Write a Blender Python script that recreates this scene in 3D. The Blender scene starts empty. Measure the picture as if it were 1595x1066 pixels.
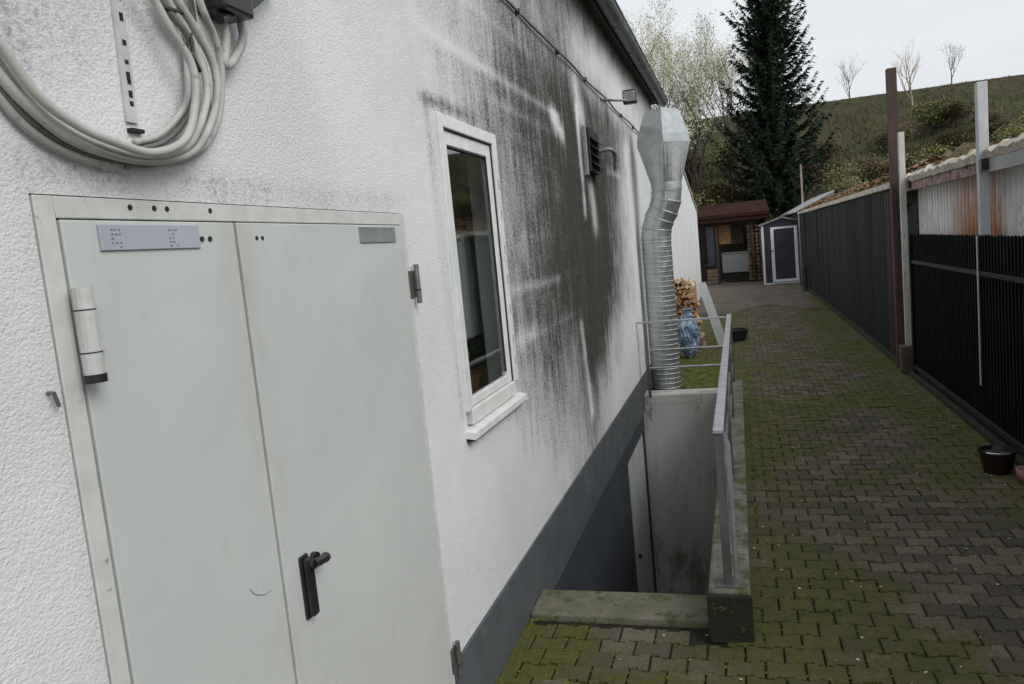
import bpy, bmesh, math, random
import numpy as np
from mathutils import Vector, Matrix
rnd = random.Random(7)
nrs = np.random.RandomState(5)
S = bpy.context.scene
COL = S.collection

# ------------------------------------------------------------------ camera
F_PX, CX, CY, EYE = 1200.0, 797.5, 533.0, 1.70
_vy = np.array([1148-CX, 361-CY, F_PX]); _vy /= np.linalg.norm(_vy)
_vd = np.array([1812-CX, 11000-CY, F_PX]); _vd -= _vd@_vy*_vy; _vd /= np.linalg.norm(_vd)
RM = np.array([np.cross(_vy, -_vd), _vy, -_vd])      # world = RM @ (right, down, forward)
cam = bpy.data.cameras.new('camera'); camo = bpy.data.objects.new('camera', cam); COL.objects.link(camo)
cam.sensor_width = 36; cam.lens = F_PX/1595*36; cam.clip_start = .05; cam.clip_end = 600
mw = Matrix.Identity(4)
for i in range(3):
    mw[i][0] = RM[i][0]; mw[i][1] = -RM[i][1]; mw[i][2] = -RM[i][2]
mw[2][3] = EYE
camo.matrix_world = mw
S.camera = camo

# ------------------------------------------------------------------ sky, sun, exposure
SUN_EL, SUN_AZ = math.radians(38), math.radians(118)   # azimuth clockwise from +Y
w = bpy.data.worlds.new('World'); S.world = w; w.use_nodes = True
nt = w.node_tree; bg = nt.nodes['Background']
sky = nt.nodes.new('ShaderNodeTexSky'); sky.sky_type = 'NISHITA'; sky.sun_disc = False
sky.sun_elevation = SUN_EL; sky.sun_rotation = SUN_AZ; sky.air_density = 1.0; sky.dust_density = 3.0
hsv = nt.nodes.new('ShaderNodeHueSaturation'); hsv.inputs['Saturation'].default_value = .12
mixw = nt.nodes.new('ShaderNodeMix'); mixw.data_type = 'RGBA'
tcw = nt.nodes.new('ShaderNodeTexCoord'); nzw = nt.nodes.new('ShaderNodeTexNoise')
nzw.inputs['Scale'].default_value = 2.2; nzw.inputs['Detail'].default_value = 5
rw = nt.nodes.new('ShaderNodeValToRGB')
rw.color_ramp.elements[0].position = .3; rw.color_ramp.elements[0].color = (6.1, 6.45, 7.0, 1)
rw.color_ramp.elements[1].position = .75; rw.color_ramp.elements[1].color = (8.0, 8.2, 8.5, 1)
mapw = nt.nodes.new('ShaderNodeMapping'); mapw.inputs['Scale'].default_value = (1, 1, 3)
nt.links.new(tcw.outputs['Generated'], mapw.inputs[0]); nt.links.new(mapw.outputs[0], nzw.inputs['Vector'])
nt.links.new(nzw.outputs[0], rw.inputs[0])
nt.links.new(sky.outputs[0], hsv.inputs['Color'])
mixw.inputs[0].default_value = .82
nt.links.new(hsv.outputs[0], mixw.inputs[6]); nt.links.new(rw.outputs[0], mixw.inputs[7])
nt.links.new(mixw.outputs[2], bg.inputs[0]); bg.inputs[1].default_value = .125
sl = bpy.data.lights.new('sun', 'SUN'); sl.energy = 1.75; sl.angle = math.radians(36); sl.color = (1, .975, .94)
so = bpy.data.objects.new('sun', sl); COL.objects.link(so)
_d = Vector((math.sin(SUN_AZ)*math.cos(SUN_EL), math.cos(SUN_AZ)*math.cos(SUN_EL), math.sin(SUN_EL)))
so.rotation_euler = _d.to_track_quat('Z', 'Y').to_euler(); so.location = (8, -5, 9)
S.view_settings.view_transform = 'Standard'; S.view_settings.look = 'None'
S.view_settings.gamma = 1; S.view_settings.exposure = 0
S.render.engine = 'CYCLES'
S.cycles.use_denoising = True
S.cycles.max_bounces = 8; S.cycles.transparent_max_bounces = 8

# ------------------------------------------------------------------ materials
def nodes(name):
    m = bpy.data.materials.new(name); m.use_nodes = True
    return m, m.node_tree, m.node_tree.nodes['Principled BSDF']
def N(nt, t, **kw):
    n = nt.nodes.new('ShaderNode'+t)
    for k, v in kw.items():
        if k in n.inputs: n.inputs[k].default_value = v
        else: setattr(n, k, v)
    return n
def coord(nt, scale=(1,1,1), world=True):
    g = nt.nodes.new('ShaderNodeNewGeometry') if world else nt.nodes.new('ShaderNodeTexCoord')
    mp = nt.nodes.new('ShaderNodeMapping'); mp.inputs['Scale'].default_value = scale
    nt.links.new(g.outputs['Position'] if world else g.outputs['Object'], mp.inputs[0])
    return mp.outputs[0]
def noise(nt, vec, scale, detail=4, rough=.6):
    n = N(nt, 'TexNoise'); n.inputs['Scale'].default_value = scale
    n.inputs['Detail'].default_value = detail; n.inputs['Roughness'].default_value = rough
    nt.links.new(vec, n.inputs['Vector']); return n.outputs[0]
def ramp(nt, val, stops):
    r = nt.nodes.new('ShaderNodeValToRGB'); cr = r.color_ramp
    while len(cr.elements) < len(stops): cr.elements.new(.5)
    for e, (p, c) in zip(cr.elements, stops):
        e.position = p; e.color = (c, c, c, 1) if isinstance(c, (int, float)) else (*c, 1)
    nt.links.new(val, r.inputs[0]); return r.outputs[0]
def mixc(nt, fac, a, b, mode='MIX'):
    m = nt.nodes.new('ShaderNodeMix'); m.data_type = 'RGBA'; m.blend_type = mode
    for i, v in ((0, fac), (6, a), (7, b)):
        if isinstance(v, bpy.types.NodeSocket): nt.links.new(v, m.inputs[i])
        elif isinstance(v, (int, float)): m.inputs[i].default_value = v
        else: m.inputs[i].default_value = (*v, 1)
    return m.outputs[2]
def mth(nt, op, a, b=0, c=0, clamp=False):
    m = nt.nodes.new('ShaderNodeMath'); m.operation = op; m.use_clamp = clamp
    for i, v in enumerate((a, b, c)):
        if isinstance(v, bpy.types.NodeSocket): nt.links.new(v, m.inputs[i])
        else: m.inputs[i].default_value = v
    return m.outputs[0]
def bump(nt, bs, h, strength=.5, dist=.01):
    b = nt.nodes.new('ShaderNodeBump'); b.inputs['Strength'].default_value = strength
    b.inputs['Distance'].default_value = dist
    nt.links.new(h, b.inputs['Height']); nt.links.new(b.outputs[0], bs.inputs['Normal'])
def worn(name, c1, c2=None, rough=.7, metal=0, scale=8, stretch=(1,1,1), bs_scale=60, bs=.3, bd=.004, spots=None, spot_th=.62, spot_scale=14, spec=.5, world=True):
    """two-tone mottled surface with fine bump and optional spots of another colour (rust, moss, grime)"""
    m, t, b = nodes(name)
    c2 = c2 or tuple(x*.7 for x in c1)
    v = coord(t, stretch, world)
    n = noise(t, v, scale)
    col = mixc(t, ramp(t, n, [(.35, 0), (.68, 1)]), c1, c2)
    if spots:
        n2 = noise(t, v, spot_scale, 6, .7)
        col = mixc(t, ramp(t, n2, [(spot_th-.05, 0), (spot_th+.05, 1)]), col, spots)
    t.links.new(col, b.inputs['Base Color'])
    b.inputs['Roughness'].default_value = rough; b.inputs['Metallic'].default_value = metal
    b.inputs['Specular IOR Level'].default_value = spec
    if bs: bump(t, b, noise(t, v, bs_scale, 3), bs, bd)
    return m

M = {}
def wall_material():
    m, t, b = nodes('stained_plaster')
    v = coord(t)
    at = t.nodes.new('ShaderNodeAttribute'); at.attribute_name = 'dirt_shade'
    br = t.nodes.new('ShaderNodeAttribute'); br.attribute_name = 'brown'
    vs = coord(t, (1, 1, .16))
    streak = noise(t, vs, 16, 5, .65)
    spk = noise(t, v, 95, 3, .6)
    mid = noise(t, v, 5, 4, .6)
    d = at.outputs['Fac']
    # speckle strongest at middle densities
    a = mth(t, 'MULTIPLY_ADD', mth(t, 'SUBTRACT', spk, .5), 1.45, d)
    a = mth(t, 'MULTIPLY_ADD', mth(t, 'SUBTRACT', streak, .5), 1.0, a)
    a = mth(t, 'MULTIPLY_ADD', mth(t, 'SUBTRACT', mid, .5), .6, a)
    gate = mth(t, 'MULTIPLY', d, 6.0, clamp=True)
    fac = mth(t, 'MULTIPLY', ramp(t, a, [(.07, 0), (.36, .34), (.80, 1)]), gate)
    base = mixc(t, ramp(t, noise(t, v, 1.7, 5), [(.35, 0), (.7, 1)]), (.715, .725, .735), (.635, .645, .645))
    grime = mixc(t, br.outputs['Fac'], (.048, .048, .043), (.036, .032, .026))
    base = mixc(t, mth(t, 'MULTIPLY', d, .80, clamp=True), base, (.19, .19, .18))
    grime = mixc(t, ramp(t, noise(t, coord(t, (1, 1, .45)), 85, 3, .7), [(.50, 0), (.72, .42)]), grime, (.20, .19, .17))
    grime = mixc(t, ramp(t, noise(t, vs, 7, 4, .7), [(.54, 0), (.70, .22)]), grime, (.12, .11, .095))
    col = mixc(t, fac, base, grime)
    t.links.new(col, b.inputs['Base Color'])
    b.inputs['Roughness'].default_value = .92; b.inputs['Specular IOR Level'].default_value = .2
    h = mth(t, 'ADD', noise(t, coord(t, (1, 1, 1.35)), 150, 3, .6), mth(t, 'MULTIPLY', noise(t, v, 34, 2), .45))
    bump(t, b, h, .75, .0055)
    return m
M['wall'] = wall_material()
M['plinth'] = worn('grey_plinth_paint', (.092, .103, .112), (.070, .078, .085), .75, scale=5, bs_scale=70, bs=.5, spots=(.125, .13, .115), spot_th=.62, spot_scale=9)
M['plinth_low'] = worn('dark_stairwell_wall', (.050, .060, .072), (.036, .042, .050), .8, scale=4, bs_scale=60, bs=.5, spots=(.03, .045, .04), spot_th=.66)  # darker tone for the wall below the plinth
M['door'] = None
def door_material():
    m, t, b = nodes('painted_steel_door')
    v = coord(t)
    n = noise(t, v, 1.6, 5, .65)
    col = mixc(t, ramp(t, n, [(.3, 0), (.72, 1)]), (.535, .560, .535), (.475, .495, .475))
    n2 = noise(t, coord(t, (1, 1, .3)), 11, 7, .75)
    col = mixc(t, ramp(t, n2, [(.60, 0), (.74, .35)]), col, (.32, .33, .27))
    sep = t.nodes.new('ShaderNodeSeparateXYZ'); g = t.nodes.new('ShaderNodeNewGeometry'); t.links.new(g.outputs['Position'], sep.inputs[0])
    dist = mth(t, 'ABSOLUTE', mth(t, 'SUBTRACT', sep.outputs[1], 1.468))       # hand grime beside the meeting edge
    edge = ramp(t, mth(t, 'MULTIPLY', dist, 8), [(0, 1), (.6, 0)])
    col = mixc(t, mth(t, 'MULTIPLY', mth(t, 'MULTIPLY', edge, ramp(t, noise(t, coord(t, (1, 1, .35)), 7, 5, .7), [(.40, 0), (.65, 1)])), .55), col, (.36, .34, .27))
    sm_ = ramp(t, noise(t, v, 2.6, 6, .75), [(.56, 0), (.70, .30)])
    col = mixc(t, sm_, col, (.40, .41, .37))
    n3 = noise(t, v, 42, 3, .6)
    col = mixc(t, ramp(t, n3, [(.72, 0), (.78, .5)]), col, (.2, .2, .18))
    t.links.new(col, b.inputs['Base Color'])
    b.inputs['Roughness'].default_value = .40; b.inputs['Specular IOR Level'].default_value = .4
    bump(t, b, mth(t, 'ADD', noise(t, v, 3.5, 2), mth(t, 'MULTIPLY', noise(t, v, 140, 2), .03)), .25, .02)
    return m
M['door'] = door_material()
M['frame'] = worn('door_frame_paint', (.575, .59, .55), (.50, .51, .475), .5, scale=18, bs_scale=30, bs=.2, bd=.002, spots=(.17, .16, .12), spot_th=.68, spot_scale=30)
M['upvc'] = worn('white_window_plastic', (.74, .75, .74), (.62, .63, .60), .35, scale=14, bs=0, spots=(.3, .3, .27), spot_th=.7, spot_scale=40)
M['gap'] = worn('dark_gap', (.02, .02, .018), (.012, .012, .01), .9, bs=0)
M['seal'] = worn('black_rubber', (.02, .02, .02), (.03, .03, .03), .6, bs=0)
M['black'] = worn('black_plastic', (.012, .012, .013), (.022, .022, .022), .32, bs_scale=40, bs=.1)
M['plate'] = worn('grey_blue_plate', (.40, .42, .47), (.34, .36, .41), .45, scale=6, bs=0)
M['plate_dull'] = worn('dull_aluminium_plate', (.33, .34, .34), (.24, .25, .25), .5, metal=.4, scale=20, bs=0)
M['print'] = worn('faded_print', (.12, .12, .15), (.2, .2, .22), .8, bs=0)
M['hinge'] = worn('painted_hinge', (.55, .56, .55), (.42, .43, .40), .45, scale=20, bs=.2, spots=(.22, .2, .15), spot_th=.68, spot_scale=30)
M['steel'] = worn('weathered_steel', (.28, .28, .26), (.16, .16, .15), .45, metal=.7, scale=20, bs=.2)
M['cable'] = worn('grey_cable_sheath', (.50, .49, .46), (.34, .33, .30), .55, scale=12, bs_scale=120, bs=.25, bd=.002, spots=(.09, .08, .06), spot_th=.64, spot_scale=22)
M['cable_dark'] = worn('dirty_dark_cable', (.20, .195, .18), (.11, .105, .10), .6, scale=10, bs=0)
M['concrete'] = worn('weathered_concrete', (.33, .32, .305), (.22, .215, .20), .9, scale=4, stretch=(1,1,.35), bs_scale=45, bs=.6, bd=.006, spots=(.105, .105, .085), spot_th=.60, spot_scale=7)
M['concrete_light'] = worn('pale_cast_concrete', (.60, .58, .555), (.44, .425, .39), .9, scale=2.5, stretch=(1,1,.35), bs_scale=45, bs=.6, bd=.006, spots=(.25, .25, .20), spot_th=.58, spot_scale=4)
M['concrete_moss'] = worn('mossy_kerb_concrete', (.19, .18, .135), (.115, .12, .06), .95, scale=6, bs_scale=45, bs=.8, bd=.008, spots=(.065, .075, .022), spot_th=.58, spot_scale=14)
M['parapet'] = worn('dirty_parapet_concrete', (.22, .21, .185), (.12, .115, .085), .95, scale=7, bs_scale=50, bs=.9, bd=.008, spots=(.075, .085, .03), spot_th=.54, spot_scale=11)
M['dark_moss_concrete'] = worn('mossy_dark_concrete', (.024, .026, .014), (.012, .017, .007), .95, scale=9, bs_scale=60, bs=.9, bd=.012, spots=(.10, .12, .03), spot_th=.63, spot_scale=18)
M['gutter'] = worn('zinc_gutter', (.16, .18, .185), (.09, .10, .10), .5, metal=.3, scale=3, bs_scale=20, bs=.2, spots=(.04, .055, .03), spot_th=.6, spot_scale=7)
M['soffit'] = worn('dark_wood_soffit', (.055, .048, .038), (.03, .028, .022), .85, scale=5, stretch=(1,.2,1), bs=.4)
M['roof'] = worn('old_roof_tiles', (.09, .075, .065), (.055, .05, .045), .9, scale=4, bs=.5)
M['black_fence'] = worn('black_painted_steel', (.0035, .004, .0042), (.007, .0078, .008), .75, scale=5, bs_scale=30, bs=.2, spec=.12)
M['fence_screen'] = worn('black_privacy_sheet', (.003, .0035, .0035), (.005, .006, .006), .9, scale=3, bs=.3, spec=.1)
M['rail_edge'] = worn('scuffed_black_rail', (.022, .022, .026), (.010, .010, .012), .6, scale=9, bs=.3, spec=.25)
M['anthracite'] = worn('anthracite_sheet', (.021, .026, .026), (.011, .013, .015), .7, scale=1.6, stretch=(1,1,.25), bs_scale=30, bs=.2, spots=(.034, .032, .028), spot_th=.62, spot_scale=3, spec=.25)
M['anthracite2'] = worn('faded_dark_sheet', (.034, .038, .036), (.018, .020, .020), .8, scale=2.3, stretch=(1,1,.2), bs_scale=20, bs=.3, spots=(.020, .018, .016), spot_th=.58, spot_scale=4, spec=.2)
M['redpaint'] = worn('oxide_red_sheet', (.055, .019, .015), (.028, .012, .010), .75, scale=4, stretch=(1,1,.3), bs=.3, spots=(.03, .025, .022), spot_th=.6)
M['rust_post'] = worn('rusty_brown_post', (.085, .048, .040), (.048, .028, .024), .8, scale=12, stretch=(1,1,.3), bs_scale=60, bs=.4, spots=(.05, .04, .038), spot_th=.62)
M['grey_post'] = worn('galvanised_post', (.55, .58, .59), (.42, .44, .45), .5, metal=.15, scale=9, stretch=(1,1,.3), bs=.2)
M['whitewash_post'] = worn('whitish_post', (.60, .59, .55), (.42, .41, .37), .8, scale=10, stretch=(1,1,.3), bs=.4, spots=(.16, .12, .09), spot_th=.64)
def whitesheet():
    m, t, b = nodes('rusting_white_sheet')
    v = coord(t, (1, 1, .3))
    sep = t.nodes.new('ShaderNodeSeparateXYZ'); g = t.nodes.new('ShaderNodeNewGeometry'); t.links.new(g.outputs['Position'], sep.inputs[0])
    # the rusted sheet lies between the two posts (y 6.6 to 8.1)
    band = ramp(t, mth(t, 'MULTIPLY', sep.outputs[1], .1), [(.645, 0), (.665, 1), (.75, 1), (.83, 0)])
    low = ramp(t, mth(t, 'MULTIPLY_ADD', sep.outputs[2], -2.0, 4.0, clamp=True), [(.0, .55), (1.0, 1)])
    r = noise(t, coord(t, (1, 2.2, .35)), 7, 6, .7)
    base = mixc(t, ramp(t, noise(t, v, 9), [(.35, 0), (.7, 1)]), (.88, .88, .86), (.66, .66, .65))
    rustc = mixc(t, noise(t, v, 22, 5), (.70, .30, .12), (.22, .085, .045))
    fac = mth(t, 'MULTIPLY', ramp(t, r, [(.33, 0), (.50, 1)]), mth(t, 'MULTIPLY', band, low))
    base = mixc(t, ramp(t, noise(t, v, 13, 6, .7), [(.62, 0), (.70, .8)]), base, (.10, .095, .08))
    t.links.new(mixc(t, fac, base, rustc), b.inputs['Base Color'])
    b.inputs['Roughness'].default_value = .7
    return m
M['whitesheet'] = whitesheet()
M['eave'] = worn('lichen_covered_eave', (.64, .60, .52), (.42, .36, .26), .9, scale=7, bs_scale=40, bs=.8, bd=.01, spots=(.15, .12, .06), spot_th=.62, spot_scale=16)
M['rusty_fascia'] = worn('rust_flaked_fascia', (.24, .085, .06), (.42, .38, .35), .85, scale=9, bs_scale=40, bs=.5, spots=(.045, .03, .028), spot_th=.58, spot_scale=20)
M['leafy_roof'] = worn('leaf_strewn_roof', (.15, .12, .065), (.085, .075, .045), .95, scale=5, bs_scale=30, bs=1, bd=.03, spots=(.30, .19, .09), spot_th=.62, spot_scale=18)
M['light_roof'] = worn('pale_metal_roof', (.42, .43, .43), (.30, .31, .31), .6, scale=2, bs=.2)
M['leaf_litter'] = worn('dead_leaves', (.26, .15, .06), (.12, .07, .03), .9, scale=20, bs=0)
def duct_metal():
    m, t, b = nodes('galvanised_spiral_duct')
    v = coord(t)
    n = noise(t, v, 7, 4)
    t.links.new(mixc(t, ramp(t, n, [(.3, 0), (.7, 1)]), (.53, .56, .555), (.39, .42, .415)), b.inputs['Base Color'])
    b.inputs['Metallic'].default_value = .8
    t.links.new(ramp(t, noise(t, v, 15, 3), [(.3, .22), (.7, .42)]), b.inputs['Roughness'])
    bump(t, b, noise(t, v, 12, 3), .2, .01)
    return m
M['duct'] = duct_metal()
M['rail'] = worn('galvanised_rail', (.52, .53, .56), (.36, .37, .39), .38, metal=.6, scale=10, bs=.15)
M['rail_dark'] = worn('weathered_rail_post', (.17, .16, .16), (.09, .085, .085), .5, metal=.4, scale=12, stretch=(1,1,.3), bs=.3, spots=(.3, .3, .31), spot_th=.62)
M['bark'] = worn('grey_bark', (.10, .085, .07), (.055, .048, .04), .95, scale=12, stretch=(1,1,.3), bs_scale=30, bs=.6)
M['bark_pale'] = worn('pale_bark', (.40, .33, .25), (.22, .17, .12), .9, scale=6, stretch=(1,1,.3), bs=.4)
def leafmat(name, c1, c2, trans=.25, scale=1.4):
    m, t, b = nodes(name)
    v = coord(t)
    col = mixc(t, ramp(t, noise(t, v, scale, 4), [(.38, 0), (.62, 1)]), c1, c2)
    t.links.new(col, b.inputs['Base Color']); b.inputs['Roughness'].default_value = .7
    b.inputs['Specular IOR Level'].default_value = .2
    return m
M['spruce'] = leafmat('spruce_needles', (.017, .033, .021), (.036, .055, .029), scale=2.2)
M['bud'] = leafmat('pale_spring_leaves', (.40, .42, .24), (.62, .62, .48), scale=1.0)
M['bud_green'] = leafmat('yellow_green_leaves', (.12, .14, .04), (.20, .19, .08))
M['undergrowth'] = leafmat('brown_green_undergrowth', (.075, .070, .028), (.13, .095, .05))
M['grass'] = leafmat('rough_grass', (.076, .086, .038), (.125, .105, .064), scale=.35)
M['mossclump'] = leafmat('moss_cushions', (.055, .068, .012), (.15, .16, .032), scale=9)
M['terracotta'] = worn('terracotta', (.33, .10, .05), (.22, .07, .04), .8, scale=10, bs=.2)
M['houseplant'] = leafmat('houseplant_leaves', (.04, .09, .02), (.09, .15, .04))
M['room'] = worn('dim_room_wall', (.40, .42, .40), (.30, .31, .30), .9, scale=1, bs=0)
M['curtain'] = worn('grey_net_blind', (.60, .64, .64), (.48, .52, .52), .8, scale=3, stretch=(1,1,.1), bs=0)
M['shedpanel'] = worn('dark_blue_grey_plastic', (.032, .036, .052), (.022, .025, .035), .5, scale=4, bs=.2)
M['shedtrim'] = worn('white_plastic_trim', (.80, .81, .81), (.66, .67, .67), .5, scale=4, bs=0)
M['shedroof'] = worn('grey_shed_roof', (.20, .21, .20), (.12, .13, .12), .6, scale=4, bs=.2, spots=(.5, .5, .48), spot_th=.6)
M['redroof'] = worn('dark_red_roof_boards', (.045, .022, .016), (.022, .013, .010), 1.0, scale=4, stretch=(.3,1,1), bs=.4, spec=.08)
M['oldwood'] = worn('old_brown_wood', (.06, .043, .028), (.032, .024, .018), .9, scale=6, bs=.4)
M['logend'] = worn('cut_log', (.24, .16, .10), (.12, .085, .055), .9, scale=9, bs=.5)
M['orangewood'] = worn('orange_brown_split_wood', (.50, .27, .12), (.30, .15, .07), .85, scale=14, bs_scale=30, bs=.5, spots=(.10, .055, .03), spot_th=.62)
M['palewood'] = worn('pale_split_wood', (.62, .48, .33), (.48, .33, .20), .85, scale=12, bs=.4)
M['bluebag'] = worn('blue_plastic_sack', (.10, .17, .30), (.26, .36, .46), .35, scale=9, bs_scale=9, bs=.9, bd=.05, spots=(.55, .60, .64), spot_th=.60, spot_scale=11)
M['whiteboard'] = worn('white_panel', (.62, .64, .64), (.50, .52, .52), .5, scale=5, bs=.1)
M['pot'] = worn('dark_red_glazed_pot', (.014, .007, .007), (.028, .010, .010), .35, scale=14, bs=.2)
M['potpink'] = worn('pink_ceramic', (.45, .22, .24), (.28, .10, .12), .4, scale=14, bs=0)
M['silver'] = worn('silver_highlight', (.75, .75, .75), (.5, .5, .5), .3, metal=.8, bs=0)
M['binblack'] = worn('black_plastic_tub', (.014, .016, .015), (.025, .028, .026), .5, bs=.3)
def glass_mat():
    m, t, b = nodes('window_glass')
    b.inputs['Base Color'].default_value = (.85, .9, .88, 1)
    b.inputs['Roughness'].default_value = .02; b.inputs['IOR'].default_value = 1.5
    b.inputs['Transmission Weight'].default_value = 1
    bump(t, b, noise(t, coord(t), 3, 1), .02, .01)
    return m
M['glass'] = glass_mat()
def paver_mat():
    m, t, b = nodes('mossy_pavers')
    v = coord(t)
    g = t.nodes.new('ShaderNodeNewGeometry'); sep = t.nodes.new('ShaderNodeSeparateXYZ'); t.links.new(g.outputs['Position'], sep.inputs[0])
    at = t.nodes.new('ShaderNodeAttribute'); at.attribute_name = 'shade'
    stone = mixc(t, at.outputs['Fac'], (.075, .066, .046), (.190, .162, .115))
    stone = mixc(t, ramp(t, noise(t, v, 45, 4, .7), [(.35, 0), (.7, .6)]), stone, (.060, .052, .042))
    stone = mixc(t, ramp(t, noise(t, v, 110, 2, .7), [(.60, 0), (.72, .7)]), stone, (.24, .22, .20))
    mo = t.nodes.new('ShaderNodeAttribute'); mo.attribute_name = 'moss'
    a = mth(t, 'MULTIPLY_ADD', mth(t, 'SUBTRACT', noise(t, v, 8, 6, .7), .5), 1.3, mo.outputs['Fac'])
    a = mth(t, 'MULTIPLY_ADD', mth(t, 'SUBTRACT', noise(t, v, 38, 3, .7), .5), 1.1, a)
    fac = ramp(t, a, [(.30, 0), (.80, .92)])
    mossc = mixc(t, noise(t, v, 20, 4), (.038, .046, .008), (.150, .145, .042))
    t.links.new(mixc(t, fac, stone, mossc), b.inputs['Base Color'])
    b.inputs['Roughness'].default_value = .9; b.inputs['Specular IOR Level'].default_value = .25
    h = mth(t, 'ADD', noise(t, v, 55, 4, .7), mth(t, 'MULTIPLY', fac, noise(t, v, 90, 3, .7)))
    bump(t, b, h, .9, .008)
    return m
M['paver'] = paver_mat()
def earth_mat():
    m, t, b = nodes('earth_and_moss')
    v = coord(t)
    c = mixc(t, ramp(t, noise(t, v, 1.6, 6, .7), [(.35, 0), (.65, 1)]), (.17, .135, .11), (.095, .078, .058))
    c = mixc(t, ramp(t, noise(t, v, 1.1, 6, .7), [(.56, 0), (.66, .8)]), c, (.075, .085, .03))
    c = mixc(t, ramp(t, noise(t, v, 22, 4, .7), [(.60, 0), (.68, .8)]), c, (.05, .04, .03))
    sep = t.nodes.new('ShaderNodeSeparateXYZ'); g = t.nodes.new('ShaderNodeNewGeometry'); t.links.new(g.outputs['Position'], sep.inputs[0])
    near = ramp(t, mth(t, 'MULTIPLY', sep.outputs[1], .05), [(.80, 1), (.90, 0)])
    joint = mixc(t, noise(t, v, 14), (.007, .007, .004), (.024, .028, .006))
    t.links.new(mixc(t, near, c, joint), b.inputs['Base Color'])
    b.inputs['Roughness'].default_value = .95
    bump(t, b, noise(t, v, 25, 5, .7), .9, .03)
    return m
M['earth'] = earth_mat()
def hill_mat():
    m, t, b = nodes('hillside_rough_grass')
    v = coord(t)
    c = mixc(t, ramp(t, noise(t, v, .22, 6, .65), [(.38, 0), (.60, 1)]), (.100, .084, .058), (.070, .074, .038))
    c = mixc(t, ramp(t, noise(t, v, 1.3, 6, .7), [(.40, 0), (.62, .8)]), c, (.060, .055, .028))
    c = mixc(t, ramp(t, noise(t, coord(t, (1, 1, .4)), 5, 4, .7), [(.58, 0), (.7, .7)]), c, (.12, .10, .062))
    c = mixc(t, ramp(t, noise(t, coord(t, (1, 1, .5)), .45, 5, .7), [(.50, 0), (.60, .75)]), c, (.080, .092, .036))
    t.links.new(c, b.inputs['Base Color']); b.inputs['Roughness'].default_value = 1
    b.inputs['Specular IOR Level'].default_value = .1
    bump(t, b, noise(t, v, 2.5, 6, .7), 1, .3)
    return m
M['hill'] = hill_mat()

# ------------------------------------------------------------------ mesh helpers
class MB:
    def __init__(s): s.v = []; s.f = []
    def add(s, vs, fs):
        o = len(s.v); s.v += [tuple(p) for p in vs]; s.f += [tuple(i+o for i in f) for f in fs]; return s
    def box(s, x0, x1, y0, y1, z0, z1, bev=0):
        if bev:
            bm = bmesh.new(); bmesh.ops.create_cube(bm, size=1)
            for p in bm.verts: p.co = Vector((x0+(p.co.x+.5)*(x1-x0), y0+(p.co.y+.5)*(y1-y0), z0+(p.co.z+.5)*(z1-z0)))
            bmesh.ops.bevel(bm, geom=bm.edges[:], offset=bev, segments=2, affect='EDGES', profile=.5)
            bm.verts.index_update(); s.add([p.co for p in bm.verts], [[q.index for q in f.verts] for f in bm.faces]); bm.free(); return s
        v = [(x0,y0,z0),(x1,y0,z0),(x1,y1,z0),(x0,y1,z0),(x0,y0,z1),(x1,y0,z1),(x1,y1,z1),(x0,y1,z1)]
        return s.add(v, [(0,3,2,1),(4,5,6,7),(0,1,5,4),(1,2,6,5),(2,3,7,6),(3,0,4,7)])
    def tube(s, pts, r, n=8, cap=True):
        """swept tube through pts; r is a number or a list"""
        pts = [Vector(p) for p in pts]; k = len(pts)
        rs = r if isinstance(r, (list, tuple)) else [r]*k
        up = None; vs = []
        for i, p in enumerate(pts):
            d = (pts[min(i+1, k-1)]-pts[max(i-1, 0)])
            d = d.normalized() if d.length > 1e-9 else Vector((0,0,1))
            if up is None: up = Vector((0,0,1)) if abs(d.z) < .9 else Vector((1,0,0))
            a = (up-d*up.dot(d))
            a = a.normalized() if a.length > 1e-6 else d.orthogonal().normalized()
            up = a; c = d.cross(a)
            for j in range(n):
                t = 2*math.pi*j/n; vs.append(p+(a*math.cos(t)+c*math.sin(t))*rs[i])
        fs = [(i*n+j, i*n+(j+1)%n, (i+1)*n+(j+1)%n, (i+1)*n+j) for i in range(k-1) for j in range(n)]
        if cap: fs += [tuple(range(n))[::-1], tuple(range((k-1)*n, k*n))]
        return s.add(vs, fs)
    def loft(s, rings, cap=True):
        n = len(rings[0]); vs = [p for r in rings for p in r]
        fs = [(i*n+j, i*n+(j+1)%n, (i+1)*n+(j+1)%n, (i+1)*n+j) for i in range(len(rings)-1) for j in range(n)]
        if cap: fs += [tuple(range(n))[::-1], tuple(range((len(rings)-1)*n, len(rings)*n))]
        return s.add(vs, fs)
    def lathe(s, c, prof, n=24):
        rings = [[(c[0]+r*math.cos(2*math.pi*j/n), c[1]+r*math.sin(2*math.pi*j/n), c[2]+z) for j in range(n)] for r, z in prof]
        return s.loft(rings)
    def build(s, name, mat, parent=None, smooth=False, loc=None):
        me = bpy.data.meshes.new(name); me.from_pydata(s.v, [], s.f); me.update()
        me.materials.append(M[mat] if isinstance(mat, str) else mat)
        if smooth: me.polygons.foreach_set('use_smooth', [True]*len(me.polygons))
        o = bpy.data.objects.new(name, me); COL.objects.link(o)
        if parent is not None:
            o.parent = parent
            if parent.type == 'EMPTY' or True:
                o.matrix_parent_inverse = Matrix.Translation(-world_loc(parent))
        return o
def world_loc(o):
    l = o.location.copy(); p = o.parent
    while p is not None: return Vector((0,0,0)) if o.type == 'MESH' else l
    return l if o.type == 'EMPTY' else Vector((0,0,0))
def tag(o, label=None, cat=None, group=None, kind=None):
    if label: o['label'] = label
    if cat: o['category'] = cat
    if group: o['group'] = group
    if kind: o['kind'] = kind
    return o
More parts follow.
